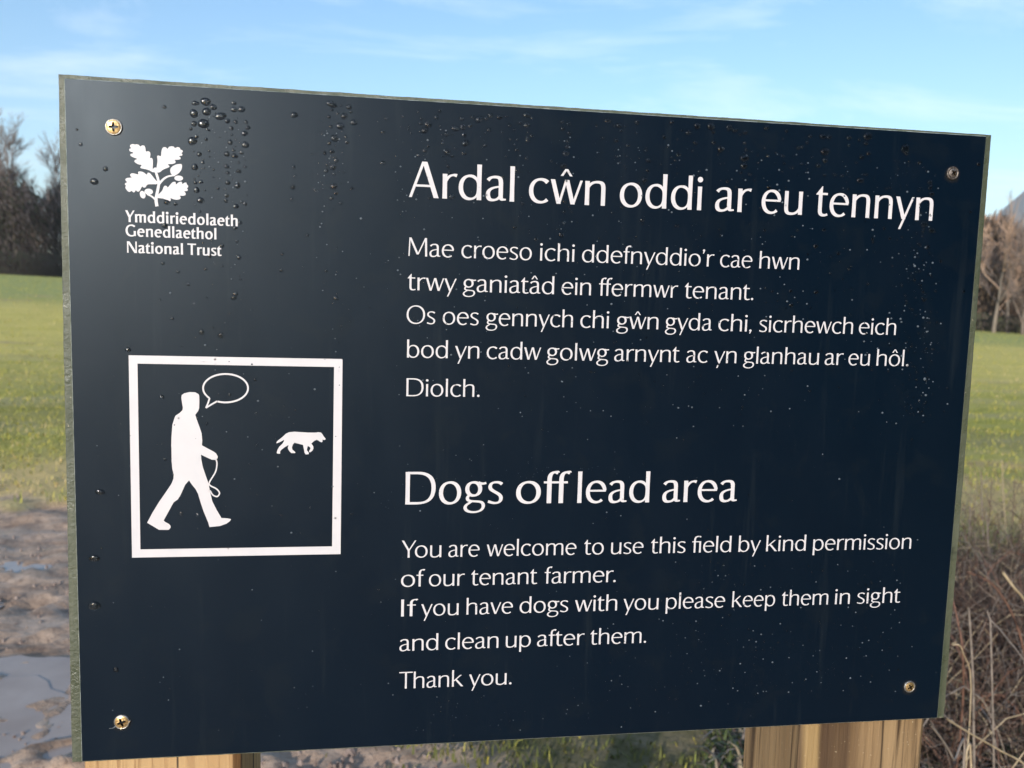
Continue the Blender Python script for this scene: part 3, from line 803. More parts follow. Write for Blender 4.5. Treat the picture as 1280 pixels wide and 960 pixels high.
dl(640, 130, 4.267, [(78,60,14,1.2),(106,76,7),(45,100,8),(78,112,14,1.1,.4),(105,170,8),(83,195,9),(83,150,6),(26,190,6),(24,243,8),(78,288,8),(268,95,9),(302,106,9),(270,132,9),(304,155,9),(297,198,8),(294,228,9),(287,264,15),(275,330,14,1.2,.5),(510,90,14,1.2),(570,115,12),(583,143,9),(452,118,7),(486,180,7),(556,195,10),(618,222,9),(667,97,11),(667,155,6),(852,97,11),(812,176,9),(940,153,13),(988,117,15),(1062,120,17,1.15),(1072,150,8),(1158,125,14),(1190,140,12,1.2,.4),(1217,163,7),(1244,153,10),(978,208,10),(1075,205,11),(1112,240,15),(888,270,10),(870,300,7),(714,248,7),(726,300,12),(724,357,8),(706,405,12),(1240,290,17,1.2),(1236,330,15),(1240,208,7),(1250,245,8),(1220,366,7),(1268,376,8),(1150,413,8),(1000,358,6),(1038,352,6),(560,280,7),(576,312,7),(612,278,6),(280,520,11),(278,575,8),(278,635,8),(262,698,12),(127,722,9),(695,620,10),(586,552,8),(880,650,8,1.5),(532,580,6),(464,715,6),(570,715,6),(56,530,8),(15,657,8),(210,305,7),(238,318,6),(545,118,6),(602,118,6),(885,188,6),(850,285,6),(905,140,6),(964,250,6)])
dl(940, 150, 3.84, [(70,38,11),(166,52,7),(280,78,8),(265,108,7),(340,80,11,1.2),(370,82,10),(350,153,16,1.15),(465,85,10),(555,78,16,1.2),(548,112,8),(515,95,6),(465,122,6),(735,138,17),(560,160,9),(527,178,10),(350,195,10),(318,220,10),(148,172,7),(155,208,6),(222,135,7),(240,130,6),(803,205,9),(1088,212,8),(348,265,6),(398,263,7),(432,268,7),(520,290,13,1.2),(548,262,7),(853,298,9),(855,325,8),(862,355,10),(80,325,9),(800,594,6),(842,610,9),(862,530,11,1.2,-.3),(826,500,12,1.3),(820,534,6),(345,527,8),(305,605,9),(414,640,8),(380,657,5),(905,678,7),(466,716,6),(375,735,6),(556,788,6),(308,826,9),(186,820,7),(97,822,6),(188,888,9),(218,530,6),(60,530,6),(577,572,6),(660,568,6),(633,520,6),(1015,822,6),(1050,440,6),(1070,636,5),(780,768,7),(808,792,6),(820,826,7),(768,908,6),(698,575,5),(742,160,8),(60,135,5),(78,175,6),(30,205,5),(150,90,5),(130,240,5),(176,292,5),(645,330,5),(685,358,5),(800,340,6),(745,345,5)])
dl(60, 80, 3.2, [(466,172,7),(116,262,5),(131,321,7),(230,420,9),(185,470,14),(985,204,12),(983,412,7),(988,447,6),(980,493,9),(975,541,6),(475,553,10),(510,560,7),(467,646,11),(748,656,8),(768,634,7),(1038,685,6),(460,797,6),(520,831,6),(630,819,6),(695,727,8),(647,768,7),(764,774,8),(936,760,6),(933,825,7),(1112,827,6),(561,881,7),(447,943,5),(750,920,8),(1150,937,9),(608,590,5),(1252,618,5),(755,708,6),(697,808,5),(490,916,5)])
dl(0, 0, 1, [(125, 615, 4, 1.4), (118, 698, 4.5, 1.3), (118, 757, 5.5, 1.2), (145, 837, 3.2), (160, 437, 3), (252, 415, 3), (276, 419, 3), (292, 372, 3), (215, 398, 2)])
dl(150, 430, 3.43, [(179,227,9),(371,342,6),(583,296,6),(470,217,6),(580,153,6),(835,194,5),(555,513,6),(192,495,6),(262,727,9),(333,733,7),(690,733,6),(752,283,5),(585,433,5),(703,265,5),(491,579,4),(815,702,5),(993,728,6),(592,244,5),(425,702,4),(452,697,4),(333,790,4),(573,811,4),(735,809,5),(590,645,4),(560,619,4)])

def dome(seed, n=18, rings=6):
    """a bead of water clinging to an upright face: flat back, sagging front, uneven rim; unit radius"""
    rnd = random.Random(seed)
    V = [(0, -.38, -.06)]; F = []
    ph = rnd.uniform(0, 6)
    for k in range(1, rings + 1):
        u = k / rings; r = math.sin(u * math.pi * .5) ** .9; hgt = .38 * (1 - u ** 2.0)
        for i in range(n):
            a = 2 * math.pi * i / n
            w = 1 + .06 * math.sin(2 * a + ph) + .04 * math.sin(3 * a + ph * 2)
            V.append((r * w * math.cos(a), -hgt, r * w * math.sin(a) - .06 * (1 - u)))
    o = len(V)
    for i in range(n): V.append((V[o - n + i][0] * .98, .14, V[o - n + i][2] * .98))
    for i in range(n): F.append((0, 1 + (i + 1) % n, 1 + i))
    for k in range(rings):
        for i in range(n):
            a = 1 + k * n + i; b = 1 + k * n + (i + 1) % n
            F.append((a, b, b + n, a + n))
    return V, F
dome_me = []
for sd in range(6):
    V, F = dome(sd)
    me = mesh('water_drop', V, F, M_DROP)
    bm = bmesh.new(); bm.from_mesh(me); bm.normal_update(); bm.faces.ensure_lookup_table()
    if bm.faces[0].normal.y > 0: bmesh.ops.reverse_faces(bm, faces=bm.faces[:])
    bm.to_mesh(me); bm.free()
    me.polygons.foreach_set('use_smooth', [True] * len(me.polygons))
    dome_me.append(me)
def drop_region(px, py):
    if px < 200 and py < 300 and not (px > 190 and py > 245): return ('water drop beside the leaf emblem at the left rim', 'drops by the leaf emblem')
    if px < 335 and py < 265: return ('clear water drop in the dense patch right of the leaf emblem', 'drops right of the leaf emblem')
    if px < 440 and py < 430: 
        return ('clear water drop in the column between emblem and headings', 'drops between emblem and headings') if px > 335 else ('small water drop in the space above the square frame', 'drops above the square frame')
    if px < 440: return ('small water drop on or beside the framed dog walker picture', 'drops around the framed picture')
    if py < 262 + (px - 640) * .04:
        if px < 640: return ('water drop above the first word of the Welsh heading', 'drops above the left of the Welsh heading')
        if px < 900: return ('water drop above the middle of the Welsh heading', 'drops above the middle of the Welsh heading')
        return ('water drop above the right end of the Welsh heading', 'drops above the right of the Welsh heading')
    if px > 1120: return ('small water drop in the column below the heading near the right rim', 'drops near the right rim')
    return ('small water drop between the lines of small Welsh text', 'drops among the small text')
UNIQUE = {(240.6, 176.2): 'large lopsided water drop at the left of the patch right of the leaf emblem',
 (254.3, 154.6): 'largest round water drop in the dense patch right of the leaf emblem, third row down',
 (275.6, 145.2): 'long slanting water drop running off to the right, near the leaf emblem',
 (257.0, 127.1): 'big topmost water drop of the dense patch right of the leaf emblem',
 (242.4, 141.9): 'big round water drop at the upper left of the dense patch by the leaf emblem',
 (250.7, 250.5): 'big round water drop lowest at the left of the dense patch by the leaf emblem',
 (414.4, 130.2): 'elongated water drop at the top of the column left of the Welsh heading',
 (535.0, 155.5): 'big water drop straight above the letter A of the Welsh heading',
 (205.9, 281.9): 'water drop sitting between the first two bold lines under the leaf emblem',
 (117.8, 226.9): 'dark water drop left of the leaf emblem, the lower one by the left rim',
 (367.8, 143.8): 'lone water drop in the clear space between the two dense patches near the top edge',
 (118, 757): 'wide flat dark drop lowest of three along the left rim beside the square frame',
 (125, 615): 'flat dark drop uppermost of three along the left rim beside the square frame',
 (118, 698): 'flat dark drop in the middle of three along the left rim beside the square frame',
 (145, 837): 'small drop above the bottom left screw'}
rnd = random.Random(11)
seen = []
big, small = [], []
for d in sorted(DROPS, key=lambda d: -d[2]):
    if any(math.hypot(d[0] - e[0], d[1] - e[1]) < (d[2] + e[2]) * .75 for e in seen): continue
    seen.append(d)
    (big if len(big) < 290 and d[2] > 1.35 else small).append(d)
def mm_per_px(px, py):
    a, b = pt(px - .5, py), pt(px + .5, py)
    return (b - a).length
for px, py, r, ax, rot in big:
    x, z = on_panel(px, py); rad = r * mm_per_px(px, py) * 1.12
    o = link('water_drop', rnd.choice(dome_me))
    o.location = (x, -.0001, TOP_Z + z)
    o.scale = (rad * ax, rad * rnd.uniform(.85, 1.1), rad * rnd.uniform(.88, 1.05) / ax ** .3)
    o.rotation_euler = (0, -rot if ax > 1 else rnd.choice((0, 3.14159)) * 0 + rnd.uniform(-.3, .3), 0)
    lab, grp = drop_region(px, py)
    for (ux, uy), ul in UNIQUE.items():
        if math.hypot(px - ux, py - uy) < 1.6: lab = ul
    props(o, lab, 'water drop', grp)
# fine spatter: runs of droplets down the face, thinning to the bottom
def spatter():
    pts = []
    r = random.Random(5)
    cols = [265, 295, 405, 425, 500, 525, 560, 600, 655, 700, 712, 745, 775, 800, 840, 870, 905, 935, 960, 985, 1010, 1060, 1090, 1120, 1140, 1150, 1165]
    for c in cols:
        for _ in range(34):
            y = 140 + r.random() ** 1.5 * 330
            pts.append((c + r.gauss(0, 7), y + (c - 250) * .07, abs(r.gauss(.55, .28)) + .3))
    for _ in range(170): pts.append((r.gauss(1145, 18), r.uniform(310, 520), abs(r.gauss(.6, .35)) + .35))
    for _ in range(420): pts.append((r.uniform(120, 1160), r.uniform(470, 920), abs(r.gauss(.35, .25)) + .3))
    for _ in range(330):                                   # a faint arc of mist drops across the lower right
        t = r.random(); pts.append((500 + 640 * t + r.gauss(0, 25), 905 - 90 * t + r.gauss(0, 42), abs(r.gauss(.3, .2)) + .28))
    for _ in range(260): pts.append((r.uniform(830, 1130), r.uniform(700, 880), abs(r.gauss(.35, .25)) + .3))
    for _ in range(200): pts.append((r.uniform(200, 1150), r.uniform(300, 560), abs(r.gauss(.4, .25)) + .3))
    for _ in range(170):
        t = r.random(); pts.append((430 + 420 * t, 650 - 60 * math.sin(t * 2.6) + r.gauss(0, 9), .32))
    for d in small: pts.append((d[0], d[1], d[2]))
    V0, F0 = dome(3, 8, 3)
    V0 = np.array(V0); VV, FF3, FF4 = [], [], []
    allF = []
    off = 0
    for px, py, rr in pts:
        if not (95 < px < 1225): continue
        x, z = on_panel(px, py)
        if not (.004 < x < PW - .004 and -PH + .004 < z < -.004): continue
        s = rr * mm_per_px(px, py)
        v = V0 * np.array([s, s, s]) + np.array([x, -.0001, TOP_Z + z])
        VV.append(v); allF += [tuple(i + off for i in f) for f in F0]; off += len(V0)
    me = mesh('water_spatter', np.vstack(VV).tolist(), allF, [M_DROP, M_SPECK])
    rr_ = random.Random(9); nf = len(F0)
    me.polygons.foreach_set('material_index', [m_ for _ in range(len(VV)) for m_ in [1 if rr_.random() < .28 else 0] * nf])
    bm = bmesh.new(); bm.from_mesh(me); bm.normal_update()
    bm.faces.ensure_lookup_table()
    if bm.faces[0].normal.y > 0: bmesh.ops.reverse_faces(bm, faces=bm.faces[:])
    bm.to_mesh(me); bm.free()
    me.polygons.foreach_set('use_smooth', [True] * len(me.polygons))
    props(link('water_spatter', me), 'fine spatter of tiny water droplets over the face of the navy sign', 'water droplets', kind='stuff')
spatter()

# ------------------------------------------------------------------ ground
def sstep(a, b, x):
    t = np.clip((x - a) / (b - a), 0, 1); return t * t * (3 - 2 * t)
def ground_h(x, y):
    x = np.asarray(x, float); y = np.asarray(y, float)
    dx_, dy_ = x - EYE.x, y - EYE.y
    r = np.hypot(dx_, dy_)
    az = np.arctan2(dx_, dy_)
    u = np.clip(np.sin(az - bearing(640)), -.62, .62)
    h = sstep(12, 100, r) * (.95 - 2.5 * u) * np.clip(np.cos(az - bearing(640)) + .5, 0, 1)
    h = h + sstep(140, 900, r) * 4
    near = np.clip(1 - r / 60, 0, 1)
    return h
def gz(x, y):
    nz_ = (noise.noise(Vector((x * .9, y * .9, 0))) * .035 + noise.noise(Vector((x * 3.1, y * 3.1, 4))) * .018)
    d = math.hypot(x - EYE.x, y - EYE.y)
    return float(ground_h(x, y)) + nz_ * min(1, max(0, (d - .5) / 2)) * (1 if d < 60 else 0)

mudL = [on_ground(*p) for p in ((-60, 585), (80, 603))]
def mud_mask(x, y):
    """1 on the churned path at the left of the sign and in front of it"""
    fx, fy = x - EYE.x, y - EYE.y
    edge = .35 + .42 * (5.6 - y)          # right-hand limit of the mud at distance y
    wob = .35 * noise.noise(Vector((x * .8, y * .8, 3))) + .16 * noise.noise(Vector((x * 2.7, y * 2.7, 8)))
    side = (-.95 + .62 * (4.6 - y) * .8) - x
    far = 5.35 - .30 * (x + 2) - y + .75 * noise.noise(Vector((x * .9, y * 1.6, 21))) + .35 * noise.noise(Vector((x * 3.1, y * 4, 23)))
    return min(side, far) + wob
PRINTS = []
_r = random.Random(19)
for _ in range(150):
    g_ = on_ground(_r.uniform(-300, 420), _r.uniform(600, 1000)); a_ = _r.uniform(0, 3.14)
    PRINTS.append((g_.x, g_.y, math.cos(a_), math.sin(a_), _r.uniform(.09, .15), _r.uniform(.035, .06), _r.uniform(.006, .017)))
def trodden(x, y):
    z = 0
    for px_, py_, c, s_, la, lb, dp in PRINTS:
        dx_, dy_ = x - px_, y - py_
        if abs(dx_) > .24 or abs(dy_) > .24: continue
        q = math.hypot((dx_ * c + dy_ * s_) / la, (-dx_ * s_ + dy_ * c) / lb)
        if q < 1.8: z += -dp * (1 - q * q) if q < 1 else dp * .55 * math.sin((q - 1) / .8 * math.pi)
    return z
def ground_mesh():
    # polar grid centred under the camera, fine nearby
    rs = [0.0] + list(np.geomspace(.5, 2, 30)) + list(np.geomspace(2.03, 7, 150)) + list(np.geomspace(7.1, 8, 8)) + list(np.geomspace(8.3, 60, 70)) + list(np.geomspace(63, 4500, 48))
    az0, az1 = bearing(640) - R_(62), bearing(640) + R_(62)
    fine = list(np.linspace(az0, az1, 300)); coarse = list(np.linspace(az1, az0 + 2 * math.pi, 42))[1:-1]
    azs = fine + coarse
    V, F = [], []
    n = len(azs); att = []
    for r in rs[1:]:
        for a in azs:
            x, y = EYE.x + r * math.sin(a), EYE.y + r * math.cos(a)
            z = gz(x, y)
            mk = 0
            if r < 14:
                mk = max(0, min(1, mud_mask(x, y) / .25 + .5))
                rough = noise.noise(Vector((x * 2.6, y * 5, 1))) * .030 + noise.noise(Vector((x * 9, y * 14, 5))) * .020
                z += mk * (rough - .035 + (trodden(x, y) if mk > .1 and r < 6.6 else 0))
            V.append((x, y, z)); att.append(mk)
    c = len(V); V.append((EYE.x, EYE.y, 0)); att.append(0)
    for k in range(len(rs) - 2):
        for i in range(n):
            j = (i + 1) % n
            F.append((k * n + i, (k + 1) * n + i, (k + 1) * n + j, k * n + j))
    for i in range(n): F.append((c, i, (i + 1) % n))
    me = mesh('ground', V, F, None, True) if False else bpy.data.meshes.new('ground')
    me.from_pydata(V, [], F)
    at = me.attributes.new('mud', 'FLOAT', 'POINT'); at.data.foreach_set('value', att)
    me.polygons.foreach_set('use_smooth', [True] * len(me.polygons))
    return me
def mat_ground():
    n = Nodes('field turf and mud')
    p = n.pos()
    at = n.t.nodes.new('ShaderNodeAttribute'); at.attribute_name = 'mud'
    mud = at.outputs['Fac']
    big = n.noise(n.pos((.35, 1, 1)), .09, 3, .5)
    mid = n.noise(n.pos((.5, 1.3, 1)), .75, 5, .6)
    fine = n.noise(p, 9, 6, .65)
    ta = n.mix(n.rng(big, .38, .62), (.48, .40, .09), (.30, .32, .055))
    ta = n.mix(n.rng(mid, .42, .64), ta, (.44, .38, .17))
    ta = n.mix(n.rng(mid, .30, .42, 1, 0), ta, (.15, .17, .055))
    ta = n.mix(n.rng(fine, .5, .75, 0, .7), ta, (.46, .39, .19))
    ta = n.mix(n.rng(fine, .26, .44, .6, 0), ta, (.12, .13, .045))
    dv = n.t.nodes.new('ShaderNodeVectorMath'); dv.operation = 'DISTANCE'; n.t.links.new(p, dv.inputs[0]); dv.inputs[1].default_value = (EYE.x, EYE.y, 0)
    dist = n.math('ADD', dv.outputs['Value'], n.math('MULTIPLY', n.math('SUBTRACT', n.noise(n.pos((.3, 1, 1)), .2, 3), .5), 6.0))
    dist2 = n.math('ADD', dv.outputs['Value'], n.math('MULTIPLY', n.math('SUBTRACT', n.noise(n.pos((.5, .5, 1)), .45, 4), .5), 5.0))
    ta = n.mix(n.math('MULTIPLY', n.rng(dist, 12, 22), n.rng(dist, 52, 38)), ta, n.mix(n.rng(mid, .35, .65), (.62, .51, .13), (.70, .56, .18)))
    ta = n.mix(n.rng(dist, 38, 50), ta, (.40, .40, .14))
    ta = n.mix(n.rng(dist2, 5.4, 4.2), ta, n.mix(n.rng(n.noise(p, 5, 6, .7), .38, .62), (.10, .095, .035), (.25, .20, .12)))
    dark_band = n.math('MULTIPLY', n.rng(dist2, 9.2, 9.9), n.rng(dist2, 11.6, 10.9))  # darker band of turf at middle distance
    ta = n.mix(n.math('MULTIPLY', dark_band, .28), ta, (.17, .15, .06))
    strawy = n.math('MULTIPLY', n.rng(dist2, 6.1, 6.6), n.rng(dist2, 7.7, 7.1))
    ta = n.mix(n.math('MULTIPLY', strawy, .8), ta, (.62, .45, .21))
    patch = n.rng(n.noise(n.pos((.45, 1, 1)), .5, 4, .6), .62, .70)
    ta = n.mix(patch, ta, (.48, .35, .18))
    mn = n.noise(n.pos((.55, 1.7, 1), (0, 0, .35)), 4.2, 7, .72)
    md = n.mix(n.rng(mn, .36, .62), (.29, .185, .12), (.53, .39, .29))
    md = n.mix(n.rng(n.noise(p, 17, 5, .7), .52, .7, 0, .8), md, (.17, .11, .08))
    md = n.mix(n.rng(n.noise(p, 6, 4), .64, .72, 0, .6), md, (.18, .16, .07))
    n.set(Base_Color=n.mix(mud, ta, md))
    spec = n.math('ADD', n.math('MULTIPLY', mud, .16), .06)
    wet = n.rng(n.noise(n.pos((.7, 1.3, 1)), 1.9, 4, .5), .50, .66, .62, .30)
    ro = n.math('MULTIPLY', mud, -1.0); ro = n.math('ADD', ro, 1.0)
    a = n.math('MULTIPLY', wet, mud); b = n.math('MULTIPLY', ro, .85)
    n.set(Roughness=n.math('ADD', a, b), Specular_IOR_Level=spec)
    h = n.math('ADD', n.math('MULTIPLY', n.noise(p, 26, 6, .7), .6), n.noise(p, 7, 4))
    n.bump(h, .55, .05)
    return n.m
gme = ground_mesh(); gme.materials.append(mat_ground())
props(link('field', gme), kind='structure')

def mat_puddle():
    n = Nodes('muddy water')
    c = n.mix(n.rng(n.noise(n.pos(), 3, 4), .4, .65), (.33, .245, .19), (.41, .32, .26))
    n.set(Base_Color=c, Roughness=.04, IOR=1.33, Specular_IOR_Level=.85)
    n.bump(n.noise(n.pos(), 22, 3), .03, .01)
    return n.m
M_PUD = mat_puddle()
def puddle(px, py, rx, ry, seed, label, zoff):
    c = on_ground(px, py)
    V = [(0, 0, 0)]; F = []
    n = 60
    for i in range(n):
        a = 2 * math.pi * i / n
        k = 1 + .34 * noise.noise(Vector((math.cos(a) * 1.3, math.sin(a) * 1.3, seed))) + .16 * noise.noise(Vector((math.cos(a) * 4, math.sin(a) * 4, seed + 5)))
        V.append((rx * k * math.cos(a), ry * k * math.sin(a), 0))
    for i in range(n): F.append((0, 1 + i, 1 + (i + 1) % n))
    o = link('puddle', mesh('puddle', V, F, M_PUD), None, (c.x, c.y, zoff))
    return props(o, kind='structure')
puddle(0, 850, .38, .26, 1, '', -.027)
puddle(-70, 930, .55, .45, 2, '', -.024)
puddle(60, 700, .26, .20, 3, '', -.030)
puddle(-150, 740, .6, .4, 6, '', -.026)

# clods and stones standing in the mud
def clods():
    r = random.Random(8); V, F = [], []
    for _ in range(1500):
        px, py = r.uniform(-260, 560), 600 + 420 * r.random() ** .8
        g = on_ground(px, py)
        if mud_mask(g.x, g.y) < 0: continue
        s = r.uniform(.004, .014) * (2 if r.random() < .04 else 1)
        b = len(V); z = gz(g.x, g.y) - .032
        for i in range(6):
            a = i * math.pi / 3 + r.uniform(-.3, .3)
            V.append((g.x + s * math.cos(a) * r.uniform(.8, 1.3), g.y + s * math.sin(a) * r.uniform(.6, 1), z - .01))
        for i in range(3):
            a = i * 2.1 + r.random(); V.append((g.x + s * .5 * math.cos(a), g.y + s * .4 * math.sin(a), z + s * r.uniform(.3, .7)))
        for i in range(6):
            j = (i + 1) % 6
            F.append((b + i, b + j, b + 6 + (i // 2)))
        F += [(b + 1, b + 2, b + 6)[:3], (b + 6, b + 7, b + 8)]
        for i in (0, 1, 2):
            F.append((b + (2 * i + 2) % 6, b + 6 + (i + 1) % 3, b + 6 + i))
    o = link('mud_clods', mesh('mud_clods', V, F, mat_flat('wet clod', (.17, .115, .09), (.30, .23, .195), 30, .55, .5)))
    props(o, 'clods and crumbs of churned brown mud on the path left of the sign', 'mud', kind='stuff')
clods()

# ------------------------------------------------------------------ grass
def blades(pts, hgt, wid, lean, seed):
    """three-sided single bent blades (two triangles + tip) as arrays"""
    rg = np.random.default_rng(seed)
    n = len(pts); a = rg.uniform(0, 2 * np.pi, n)
    h = hgt * rg.uniform(.5, 1.35, n); w = wid * rg.uniform(.6, 1.4, n)
    d = np.stack([np.cos(a), np.sin(a), np.zeros(n)], 1); s = np.stack([-np.sin(a), np.cos(a), np.zeros(n)], 1)
    l = lean * rg.uniform(.3, 1.5, n)
    up = np.array([0, 0, 1.])
    b0 = pts - s * w[:, None]; b1 = pts + s * w[:, None]
    mid = pts + up * (h * .6)[:, None] + d * (l * h * .35)[:, None]
    m0 = mid - s * (w * .7)[:, None]; m1 = mid + s * (w * .7)[:, None]
    tip = pts + up * (h * np.clip(1 - l * .25, .4, 1))[:, None] + d * (l * h)[:, None]
    V = np.stack([b0, b1, m0, m1, tip], 1).reshape(-1, 3)
    k = (np.arange(n) * 5)[:, None]
    F = np.concatenate([k + np.array([[0, 1, 3]]), k + np.array([[0, 3, 2]]), k + np.array([[2, 3, 4]])])
    return V, F
def scatter(n, rmin, rmax, a0, a1, seed, power=1.0):
    rg = np.random.default_rng(seed)
    r = rmin * (rmax / rmin) ** (rg.random(n) ** power); a = rg.uniform(a0, a1, n)
    return EYE.x + r * np.sin(a), EYE.y + r * np.cos(a)
def grass_field():
    mats = [mat_flat('grass green', (.24, .26, .065), (.33, .33, .09), 3, .7, .1),
            mat_flat('grass olive', (.42, .37, .075), (.52, .44, .10), 3, .7, .1),
            mat_flat('grass straw', (.56, .42, .19), (.66, .52, .26), 3, .7, .1)]
    azL, azR = bearing(-260), bearing(1540)
    r_ = random.Random(2)
    mats.append(mat_flat('grass moss', (.085, .10, .028), (.15, .145, .05), 9, .8, .1))
    VV, FF, MM = [], [], []
    off = 0
    for k, (n, mi, hh, ww) in enumerate(((95000, 0, .045, .0024), (105000, 1, .042, .0022), (80000, 2, .045, .0018), (26000, 3, .035, .003))):
        xs, ys = scatter(n, 1.2, 88 if k < 3 else 6, azL, azR, 20 + k, .9)
        keep = []
        for x, y in zip(xs, ys):
            d = math.hypot(x - EYE.x, y - EYE.y)
            cl = noise.noise(Vector((x * 1.2, y * 1.9, 11 + 3 * k))) + .5 * noise.noise(Vector((x * 4, y * 5, 2 + k)))
            ok = (mud_mask(x, y) < .05 + .45 * noise.noise(Vector((x * 5, y * 6, 1))) + (.5 if r_.random() < .04 else 0)) and cl > (-.25 if k < 2 else .12) and not (y < .6 and -.3 < x < .9 and d < 1.3)
            if d < 5.5 and k < 3 and x > -1.6: ok = ok and r_.random() < (.07, .12, .30)[k]
            wv = d + 1.3 * noise.noise(Vector((x * .3, y * .3, 41))) + .5 * noise.noise(Vector((x * 1.1, y * 1.1, 43)))
            if 9.3 < wv < 11.3: ok = ok and r_.random() < .68
            if 6.2 < wv < 7.5 and k in (0, 1): ok = ok and r_.random() < .3
            if d > 13:
                w = min(1, (d - 13) / 8) if d < 44 else max(0, 1 - (d - 44) / 8)
                ok = ok and (r_.random() > w * (.92, .35, 0, 0)[k]) and (k != 2 or d < 50)
            keep.append(ok)
        keep = np.array(keep); xs, ys = xs[keep], ys[keep]
        zs = np.array([gz(x, y) - .01 for x, y in zip(xs, ys)])
        d = np.hypot(xs - EYE.x, ys - EYE.y)
        V, F = blades(np.stack([xs, ys, zs], 1), hh * (1 + .014 * d), ww * (1 + .085 * d), .8, 30 + k)
        VV.append(V); FF.append(F + off); off += len(V); MM += [mi] * len(F)
    me = mesh('field_grass', np.vstack(VV), np.vstack(FF), mats)
    me.polygons.foreach_set('material_index', MM)
    props(link('field_grass', me), 'rough winter pasture grass, green with straw-coloured tufts', 'grass', kind='stuff')
grass_field()

# ------------------------------------------------------------------ tubes for stems, twigs and trees
class Tubes:
    def __init__(s): s.V = []; s.F = []; s.M = []; s.n = 0
    def add(s, pts, r0, r1, sides=3, mi=0):
        pts = np.asarray(pts, float); k = len(pts)
        d = np.gradient(pts, axis=0); d /= np.linalg.norm(d, axis=1)[:, None] + 1e-9
        ref = np.where(np.abs(d[:, 2:3]) > .9, np.array([[1., 0, 0]]), np.array([[0, 0, 1.]]))
        u = np.cross(d, ref); u /= np.linalg.norm(u, axis=1)[:, None] + 1e-9; w = np.cross(d, u)
        r = np.linspace(r0, r1, k)[:, None]
        a = np.arange(sides) * 2 * np.pi / sides
        ring = pts[:, None, :] + (u[:, None, :] * np.cos(a)[None, :, None] + w[:, None, :] * np.sin(a)[None, :, None]) * r[:, None, :]
        s.V.append(ring.reshape(-1, 3))
        i = np.arange(k - 1)[:, None] * sides; j = np.arange(sides)[None, :]; j2 = (j + 1) % sides
        F = np.stack([i + j, i + j2, i + sides + j2, i + sides + j], -1).reshape(-1, 4) + s.n
        s.F.append(F); s.M += [mi] * len(F); s.n += k * sides
    def mesh(s, name, mats, smooth=False):
        me = mesh(name, np.vstack(s.V), np.vstack(s.F), mats, smooth)
        if isinstance(mats, (list, tuple)) and len(mats) > 1: me.polygons.foreach_set('material_index', s.M)
        return me
def rv(r): return Vector((r.uniform(-1, 1), r.uniform(-1, 1), r.uniform(-1, 1)))

